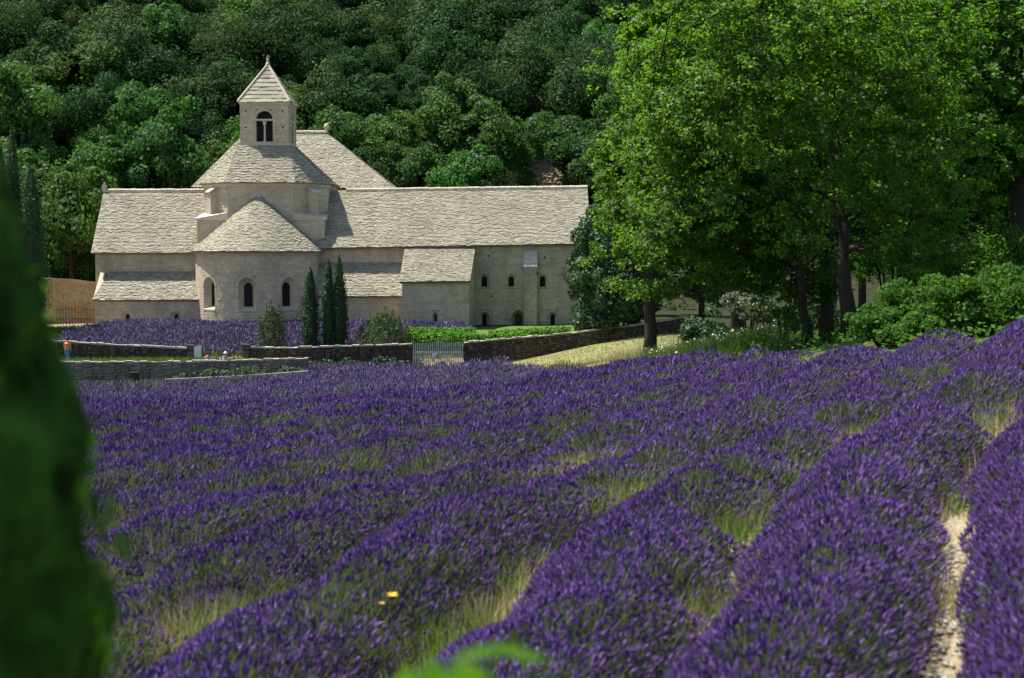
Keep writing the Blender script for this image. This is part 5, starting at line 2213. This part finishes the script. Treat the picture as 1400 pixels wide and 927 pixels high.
def lav_arrays(i, Y0, Y1, flower_amt=1.0, dens_k=1.0, zfun=None, gapk=1.0):
    X, Y, w, hw, H, slope, f = row_cloud(i, Y0, Y1, flower_amt, dens_k)
    px, py = proj(X, Y, ground(X, Y) + .4)
    ok = (px > -170) & (px < 1900) & (py < 1300)
    ok &= ((px > -70) & (px < 1470) & (py < 1060)) | (RL.uniform(0, 1, len(X)) < .45) & (X < xmax_field(Y) + RL.uniform(-.3, .3, len(X)))
    g = gapf(X, Y, gapk)
    ok &= RL.uniform(0, 1, len(X)) < (g * 1.15 - .1)
    X, Y, w, hw, H, slope, f, g = [q[ok] for q in (X, Y, w, hw, H, slope, f, g)]
    H = H * (.35 + .65 * g)
    z = ground(X, Y)
    prof = (1 - np.abs(w) ** 1.9) ** .9
    bump = .85 + .3 * vnoise(X * 2.3, Y * 2.3, 8)
    zt = z + H * bump * (.15 + .85 * prof)
    sc = np.interp(Y, DY, DS)
    perp = np.stack([1 / f, -slope / f, 0 * f], -1)
    D = unit(perp * (w * .85)[:, None] + np.array([0, 0, 1.0]) + RL.normal(size=(len(X), 3)) * .23)
    P = np.stack([X, Y, zt], -1)
    # flowering is thinner on the flanks, with patches
    vn = vnoise(X * 1.1, Y * .55, 12) * .6 + vnoise(X * 2.7, Y * 1.6, 13) * .4
    side = smooth(-.1, .85, w) * .56 + smooth(-.45, -1.0, w) * .22
    pf = (1.0 - side) * np.clip(.34 + 1.1 * smooth(.22, .55, vn), 0, 1.1) * flower_amt
    fl = RL.uniform(0, 1, len(X)) < pf
    return P, D, sc, fl, H


def lav_body(i, Y0, Y1, step):
    Y = np.arange(Y0, Y1 + step, step)
    w = np.linspace(-1, 1, 9)
    YY, WW = np.meshgrid(Y, w, indexing='ij')
    slope = np.where(YY < 36, .45 + .004 * YY, .594)
    hw, H = row_shape(i, YY, 1)
    X = row_x(i, YY.ravel()).reshape(YY.shape) + WW * hw * .96 * np.sqrt(1 + slope ** 2)
    g = gapf(X, YY)
    prof = (1 - np.abs(WW) ** 1.9) ** .9
    Z = ground(X, YY) + H * (.35 + .65 * g) * (prof * .74) * g - .03
    Z = np.where(X > xmax_field(YY), ground(X, YY) - .3, Z)
    n, m = YY.shape
    V = np.stack([X.ravel(), YY.ravel(), Z.ravel()], -1)
    ii = (np.arange(n - 1)[:, None] * m + np.arange(m - 1)[None]).ravel()
    Fc = np.stack([ii, ii + 1, ii + m + 1, ii + m], -1)
    return V, Fc


row_labels = {-1: 'lavender row in the far bottom right corner beyond the stony furrow', -2: 'lavender row just outside the right edge of the photo', -3: 'lavender row two rows beyond the right edge of the photo',  0: 'lavender row filling the bottom right corner beside the stony furrow', 1: 'wide lavender row left of the pale stony furrow at bottom right', 2: 'lavender row whose crest is the tallest hump before the bright bushes', 3: 'lavender row passing left of the bottom green sprigs up to the oak trunks',
              4: 'lavender row with the yellow flower, running up from the bottom left', 5: 'lavender row above the dark grassy hollow at bottom left', 6: 'lavender row passing just below the dry grass gap in the middle', 7: 'lavender row passing just above the dry grass gap in the middle'}
ORD10 = ['second', 'third', 'fourth', 'fifth', 'sixth', 'seventh', 'eighth', 'ninth', 'tenth', 'eleventh']
tot = 0
YNEAR = 40.0
for i in range(-3, 18):
    Y = np.arange(4.6, YNEAR, .25)
    X = row_x(i, Y)
    px, py = proj(X, Y, ground(X, Y))
    vis = (px > -200) & (px < 1950) & (py < 1500) & (X < xmax_field(Y) + .3)
    if vis.sum() < 4:
        continue
    Y0, Y1 = Y[vis].min(), Y[vis].max()
    V, Fc = lav_body(i, Y0, Y1, .3)
    lab = row_labels.get(i, 'distant lavender row in the band of bright purple, number %d up the slope' % i)
    if i not in row_labels:
        lab = 'lavender row in the purple band on the left slope, ' + ORD10[i - 8] + ' above the dry grass gap'
    o = link('lavender_row', np_mesh('lavender_row', V, Fc, M['lav_body'], smooth=True))
    tag(o, lab, 'lavender row', 'rows of lavender in the near field')
    P, D, sc, fl, H = lav_arrays(i, Y0, Y1)
    n = int(fl.sum())
    hl = .082 * sc[fl] * RL.uniform(.6, 1.35, n)
    hr = .0143 * sc[fl] * RL.uniform(.8, 1.25, n)
    P1 = P[fl] - D[fl] * (hl * .5)[:, None] + np.array([0, 0, .03])
    nr_ = P1[:, 1] < 15
    V1, F1 = spikes(P1[nr_], D[fl][nr_], hl[nr_], hr[nr_])
    Vx, Fx = spikes_far(P1[~nr_], D[fl][~nr_], hl[~nr_] * 1.05, hr[~nr_])
    F1 = np.concatenate([F1, Fx + len(V1)])
    V1 = np.concatenate([V1, Vx])
    link('flower_spikes', np_mesh('flower_spikes', V1, F1, M['lav']), o)['kind'] = 'stuff'
    # stems and leaves
    m = len(P)
    Pb = P - D * (H * .42)[:, None]
    LL = (H * .42 + .05) * RL.uniform(.7, 1.25, m)
    V2, F2 = blades(Pb, unit(D + RL.normal(size=D.shape) * .12), LL, .008 * sc * RL.uniform(.6, 1.4, m))
    link('stems', np_mesh('stems', V2, F2, M['lav_leaf']), o)['kind'] = 'stuff'
    tot += len(F1) + len(F2)
print('near lavender tris', tot)

# far part of the field: one mass
Vs, Fs, k0 = [], [], 0
Vb, Fb, kb0 = [], [], 0
Vl, Fl, kl0 = [], [], 0
for i in range(6, 60):
    Y = np.arange(YNEAR, 99.8, .5)
    X = row_x(i, Y)
    px, py = proj(X, Y, ground(X, Y))
    vis = (px > -60) & (px < 1460) & (X < xmax_field(Y) + .3) & ~((X < -14) & (Y > 93.2))
    if vis.sum() < 3:
        continue
    Y0, Y1 = Y[vis].min(), Y[vis].max()
    amt = .32 + .6 * RL.random()
    P, D, sc, fl, H = lav_arrays(i, Y0, Y1, amt)
    ok = ~((P[:, 0] < -14) & (P[:, 1] > 93.4))
    P, D, sc, fl, H = P[ok], D[ok], sc[ok], fl[ok], H[ok]
    n = int(fl.sum())
    if n < 5:
        continue
    V1, F1 = spikes_far(P[fl] - D[fl] * .05, D[fl], .10 * sc[fl] * RL.uniform(.7, 1.2, n), .017 * sc[fl])
    Vs.append(V1)
    Fs.append(F1 + k0)
    k0 += len(V1)
    g = ~fl
    V2, F2 = blades(P[g] - np.array([0, 0, .25]), D[g], .38 * RL.uniform(.7, 1.3, g.sum()), .017 * sc[g])
    Vl.append(V2)
    Fl.append(F2 + kl0)
    kl0 += len(V2)
    V, Fc = lav_body(i, Y0, Y1, .8)
    Vb.append(V)
    Fb.append(Fc + kb0)
    kb0 += len(V)
fo = link('lavender', np_mesh('lavender', np.concatenate(Vb), np.concatenate(Fb), M['lav_body'], smooth=True))
fo['kind'] = 'stuff'
fo['label'] = 'paler distant lavender sloping down to the garden walls'
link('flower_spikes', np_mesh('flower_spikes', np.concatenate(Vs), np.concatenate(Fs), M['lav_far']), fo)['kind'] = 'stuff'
link('stems', np_mesh('stems', np.concatenate(Vl), np.concatenate(Fl), M['lav_leaf']), fo)['kind'] = 'stuff'
print('far lavender tris', sum(map(len, Fs)) + sum(map(len, Fl)))

# lavender in the garden before the abbey
n = 44000
X = RL.uniform(WX(60, 104), WX(640, 104), n)
Y = RL.uniform(101.6, 114.8, n)
keep = ~((X - AX) ** 2 + (Y - AY) ** 2 < (AR + .5) ** 2)
keep &= ~((X > bx0 - .3) & (Y > YB - .4)) & ~((X > WX(548, 104)) & (Y < 109.6))
keep &= (X + 33) * .5 + (Y - 101) * -.3 + 3.2 > 0
keep &= RL.uniform(0, 1, n) < .35 + .9 * (np.cos((Y + X * .12) * 2 * pi / 1.5) * .5 + .5)
X, Y = X[keep], Y[keep]
zz = ground(X, Y) + .38 * (np.cos((Y + X * .12) * 2 * pi / 1.5) * .5 + .5) + .15
P = np.stack([X, Y, zz], -1)
D = unit(np.array([0, 0, 1.0]) + RL.normal(size=P.shape) * .3)
n = len(P)
V1, F1 = spikes_far(P, D, .28 * RL.uniform(.6, 1.2, n), .05 * RL.uniform(.7, 1.2, n))
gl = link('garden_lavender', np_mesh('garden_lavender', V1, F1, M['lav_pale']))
gl['kind'] = 'stuff'
V2, F2 = blades(P - np.array([0, 0, .4]), D, .5 * RL.uniform(.7, 1.2, n), np.full(n, .05))
link('stems', np_mesh('stems', V2, F2, M['lav_leaf']), gl)['kind'] = 'stuff'

# ------------------------------------------------------------------ grass, stones, flowers
def tufts(name, pts, mat, per, L, spread, wd, parent=None):
    Ps, Ds, Ls, Ws = [], [], [], []
    for (x, y, k) in pts:
        m = int(per * k)
        q = RL.normal(size=(m, 2)) * spread * k ** .5
        xx, yy_ = x + q[:, 0], y + q[:, 1]
        z = ground(xx, yy_) - .02
        Ps.append(np.stack([xx, yy_, z], -1))
        d = np.concatenate([q / spread * .25, np.ones((m, 1))], 1) + RL.normal(size=(m, 3)) * .22
        Ds.append(unit(d))
        sc = np.interp(y, [10, 30, 60, 100], [1, 1.2, 1.6, 2.2])
        Ls.append(L * RL.uniform(.45, 1.2, m))
        Ws.append(np.full(m, wd * sc))
    V, Fc = blades(np.concatenate(Ps), np.concatenate(Ds), np.concatenate(Ls), np.concatenate(Ws))
    o = link(name, np_mesh(name, V, Fc, M[mat]), parent)
    o['kind'] = 'stuff'
    return o


def hp(px, py, k=1):
    p = hit(px, py, .1)
    return (p[0], p[1], k)


green = [hp(*t) for t in [(360, 702, 1), (375, 690, .8), (466, 678, .9), (600, 668, .8), (640, 672, .7), (800, 630, 1), (820, 620, .6), (835, 690, 1.2), (850, 680, .7), (890, 655, 1), (985, 632, .9), (1185, 597, 1), (1160, 592, .6), (1070, 655, 1.2), (1055, 648, .8),
                              (1000, 725, 1), (1015, 710, .7), (1340, 573, 1.2), (1320, 580, .8), (290, 862, 1.2), (320, 850, 1), (190, 785, .8), (640, 885, 1), (615, 870, .8), (1240, 690, .4), (1130, 770, .7), (1060, 800, .9), (560, 880, .7), (300, 700, .3), (250, 688, .4), (680, 800, .6), (700, 760, .5),
                              (1220, 830, .4), (930, 830, .4), (430, 850, .5), (395, 835, .5), (960, 740, .5)]]
weeds_ = [[], []]
for _ in range(170):
    i = int(RL.integers(1, 15))
    y = RL.uniform(9, 34)
    x = float(row_x(i, np.array([y]))[0]) - .95 + RL.normal() * .15
    qx, qy = proj(x, y, gz(x, y))
    if -20 < qx < 1420 and qy < 960 and x < xmax_field(y) - .5:
        weeds_[int(RL.random() < .55)].append((x, y, RL.uniform(.12, .5)))
green += weeds_[0]
tufts('green_grass', green, 'grass', 330, .34, .30, .0072)
dry = [hp(*t) for t in [(640, 662, 1.3), (620, 672, 1), (665, 655, .9), (735, 655, 1.3), (765, 650, 1.4), (790, 645, 1), (1150, 612, 1.2), (1140, 605, .8), (1372, 592, .7), (270, 872, 1.2), (240, 860, .8), (300, 880, 1), (420, 690, .3), (540, 668, .6), (580, 665, .7), (1180, 612, .6), (940, 850, .5), (985, 815, .5), (670, 850, .7), (690, 830, .5), (1250, 600, .4)]]
dry += weeds_[1] + [(x + RL.normal() * .2, y + RL.normal() * .25, k * .6) for x, y, k in green[:36]]
tufts('dry_grass', dry, 'dry_grass', 320, .34, .32, .0065)
# bank: dry meadow, tall green weeds with white umbels
n = 16000
Y = RL.uniform(38, 100, n)
X = RL.uniform(-3, 16, n)
ok = (X > xmax_field(Y) + .3)
X, Y = X[ok], Y[ok]
px, py = proj(X, Y, ground(X, Y))
ok = (px < 1010) & (px > 620)
X, Y = X[ok], Y[ok]
P = np.stack([X, Y, ground(X, Y) - .02], -1)
n = len(P)
V2, F2 = blades(P, unit(np.array([0, 0, 1.0]) + RL.normal(size=P.shape) * .45), .28 * RL.uniform(.4, 1.3, n), np.full(n, .018))
link('meadow_grass', np_mesh('meadow_grass', V2, F2, M['meadow']))['kind'] = 'stuff'
weed = []
for _ in range(240):
    px = RL.uniform(870, 1060)
    Y = RL.uniform(38, 58)
    x = WX(px, Y)
    if x > xmax_field(Y) + .2 and px > 870 + (Y - 38) * -1:
        weed.append((x, Y, RL.uniform(.5, 1.2)))
tufts('tall_weeds', weed, 'grass', 90, .85, .35, .011)
tufts('tall_weeds', [(x, y + .3, k) for x, y, k in weed[::2]] + [(WX(px, Y), Y, 1) for px, Y in zip(RL.uniform(840, 890, 40), RL.uniform(62, 72, 40))], 'dry_grass', 40, .8, .4, .009)
mb = MB()
for x, y, k in weed[::2]:
    for _ in range(1):
        xx, yy_ = x + RL.normal() * .4, y + RL.normal() * .4
        z = gz(xx, yy_) + RL.uniform(.45, .95)
        r = RL.uniform(.02, .045)
        mb.lathe((xx, yy_, z), [(r, 0), (r * .8, .02), (.005, .035)], 6)
o = put('white_umbels', mb, M['white_flower'])
o['kind'] = 'stuff'
# white and pale leafy plants at the far edge of the field
pale = [(WX(px, Y), Y, k) for px, Y, k in [(560, 97, 1), (600, 97, 1.2), (610, 96, .8), (660, 94, 1.2), (675, 95, 1), (690, 93, .9), (580, 92, .7), (770, 80, .9), (760, 84, .8), (740, 72, .6), (640, 90, .5)]]
tufts('pale_weeds', pale, 'grey_bush', 110, .5, .6, .025)
# ground cover by the path and parapet
cover = [(WX(px, Y), Y, 1) for px, Y in zip(RL.uniform(20, 235, 130), RL.uniform(92.6, 95.8, 130))] + [(WX(px, 99.8), RL.uniform(97.2, 100.2), .8) for px in RL.uniform(60, 335, 90)] + [(WX(px, Y), Y, .8) for px, Y in zip(RL.uniform(20, 150, 120), RL.uniform(103, 113, 120))] + \
    [(WX(px, Y), Y, .6) for px, Y in zip(RL.uniform(560, 640, 40), RL.uniform(100.8, 104, 40))]
tufts('grass_verge', cover, 'grass', 80, .38, .45, .03)
tufts('tall_verge_grass', [(WX(px, Y), Y, 1) for px, Y in zip(RL.uniform(70, 250, 80), RL.uniform(94.6, 96.0, 80))], 'meadow', 70, .45, .75, .03)
tufts('tall_verge_grass', [(WX(px, Y), Y, 1) for px, Y in zip(RL.uniform(70, 250, 60), RL.uniform(94.2, 96.0, 60))], 'grass', 70, .45, .65, .03)
# lavender bushes against the parapet, ivy on the wall
for nm, mt, a, b_, Y, n, zt in [('parapet_shrubs', 'ivy', 235, 420, 95.5, 5200, 1.0), ('wall_ivy', 'ivy', 420, 560, 100.2, 2600, 1.0)]:
    px = RL.uniform(a, b_, n)
    dens = vnoise(px * .06, px * 0, 4)
    px = px[RL.uniform(0, 1, n) < dens * 1.2]
    m = len(px)
    x = WX(px, Y)
    y = Y + RL.uniform(-.35, .12, m)
    z = ground(x, y) + RL.uniform(0, 1, m) ** 1.2 * zt * (.5 + .7 * vnoise(px * .08, px * 0, 9))
    V, Fc = leaf_quads(np.stack([x, y, z], -1), unit(np.array([0, -1, .6]) + RL.normal(size=(m, 3)) * .6), .17 * RL.uniform(.6, 1.2, m), RL, .6)
    link(nm, np_mesh(nm, V, Fc, M[mt]))['kind'] = 'stuff'
# pebbles in the near furrows
mb = MB()
peb = []
for i in (1, 2, 3, 4):
    Y = RL.uniform(7.5, 19, 1500 if i < 3 else 600)
    X = row_x(i, Y) - (.93 + RL.normal(0, .13, len(Y))) * 1.05
    peb.append(np.stack([X, Y], -1))
peb = np.concatenate(peb)
n = len(peb)
r = np.minimum(.02 * np.exp(RL.normal(0, .5, n)), .042)
c = np.stack([peb[:, 0], peb[:, 1], ground(peb[:, 0], peb[:, 1]) + r * .3], -1)
oct6 = np.array([[1, 0, 0], [0, 1, 0], [-1, 0, 0], [0, -1, 0], [0, 0, .7], [0, 0, -.7]], float)
V = (c[:, None] + (oct6[None] * RL.uniform(.6, 1.4, (n, 6, 1))) * r[:, None, None]).reshape(-1, 3)
Fc = ((np.arange(n) * 6)[:, None, None] + np.array([[0, 1, 4], [1, 2, 4], [2, 3, 4], [3, 0, 4], [1, 0, 5], [2, 1, 5], [3, 2, 5], [0, 3, 5]])[None]).reshape(-1, 3)
link('pebbles', np_mesh('pebbles', V, Fc, M['coping']))['kind'] = 'stuff'

# the yellow flower in the lavender
p = hit(533, 815, .55)
g = gz(p[0], p[1])
yf = thing('yellow_flower', 'yellow flower with a small second bloom standing out of the lavender', 'flower', (p[0], p[1], g))
mb = MB()
mb.tube([(0, 0, 0), (.02, 0, p[2] - g)], [.006, .004], 5)
mb.tube([(0, 0, .2), (-.06, 0, p[2] - g - .05)], [.005, .003], 5)
link('stem', mb.mesh('stem', M['grass']), yf)
for dx, dz, r in ((.02, 0, .044), (-.06, -.06, .022)):
    mb = MB()
    for k in range(9):
        a = 2 * pi * k / 9
        e = np.array([cos(a), sin(a) * .7, .12 + .35 * (sin(a) > 0)])
        s = np.array([-sin(a), cos(a), 0]) * .3
        c = np.array([dx, 0, p[2] - g + dz])
        mb.add([c, c + (e * .6 + s) * r, c + e * r * 1.15, c + (e * .6 - s) * r], [(0, 1, 2, 3)])
    link('bloom', mb.mesh('bloom', M['yellow_petal']), yf)
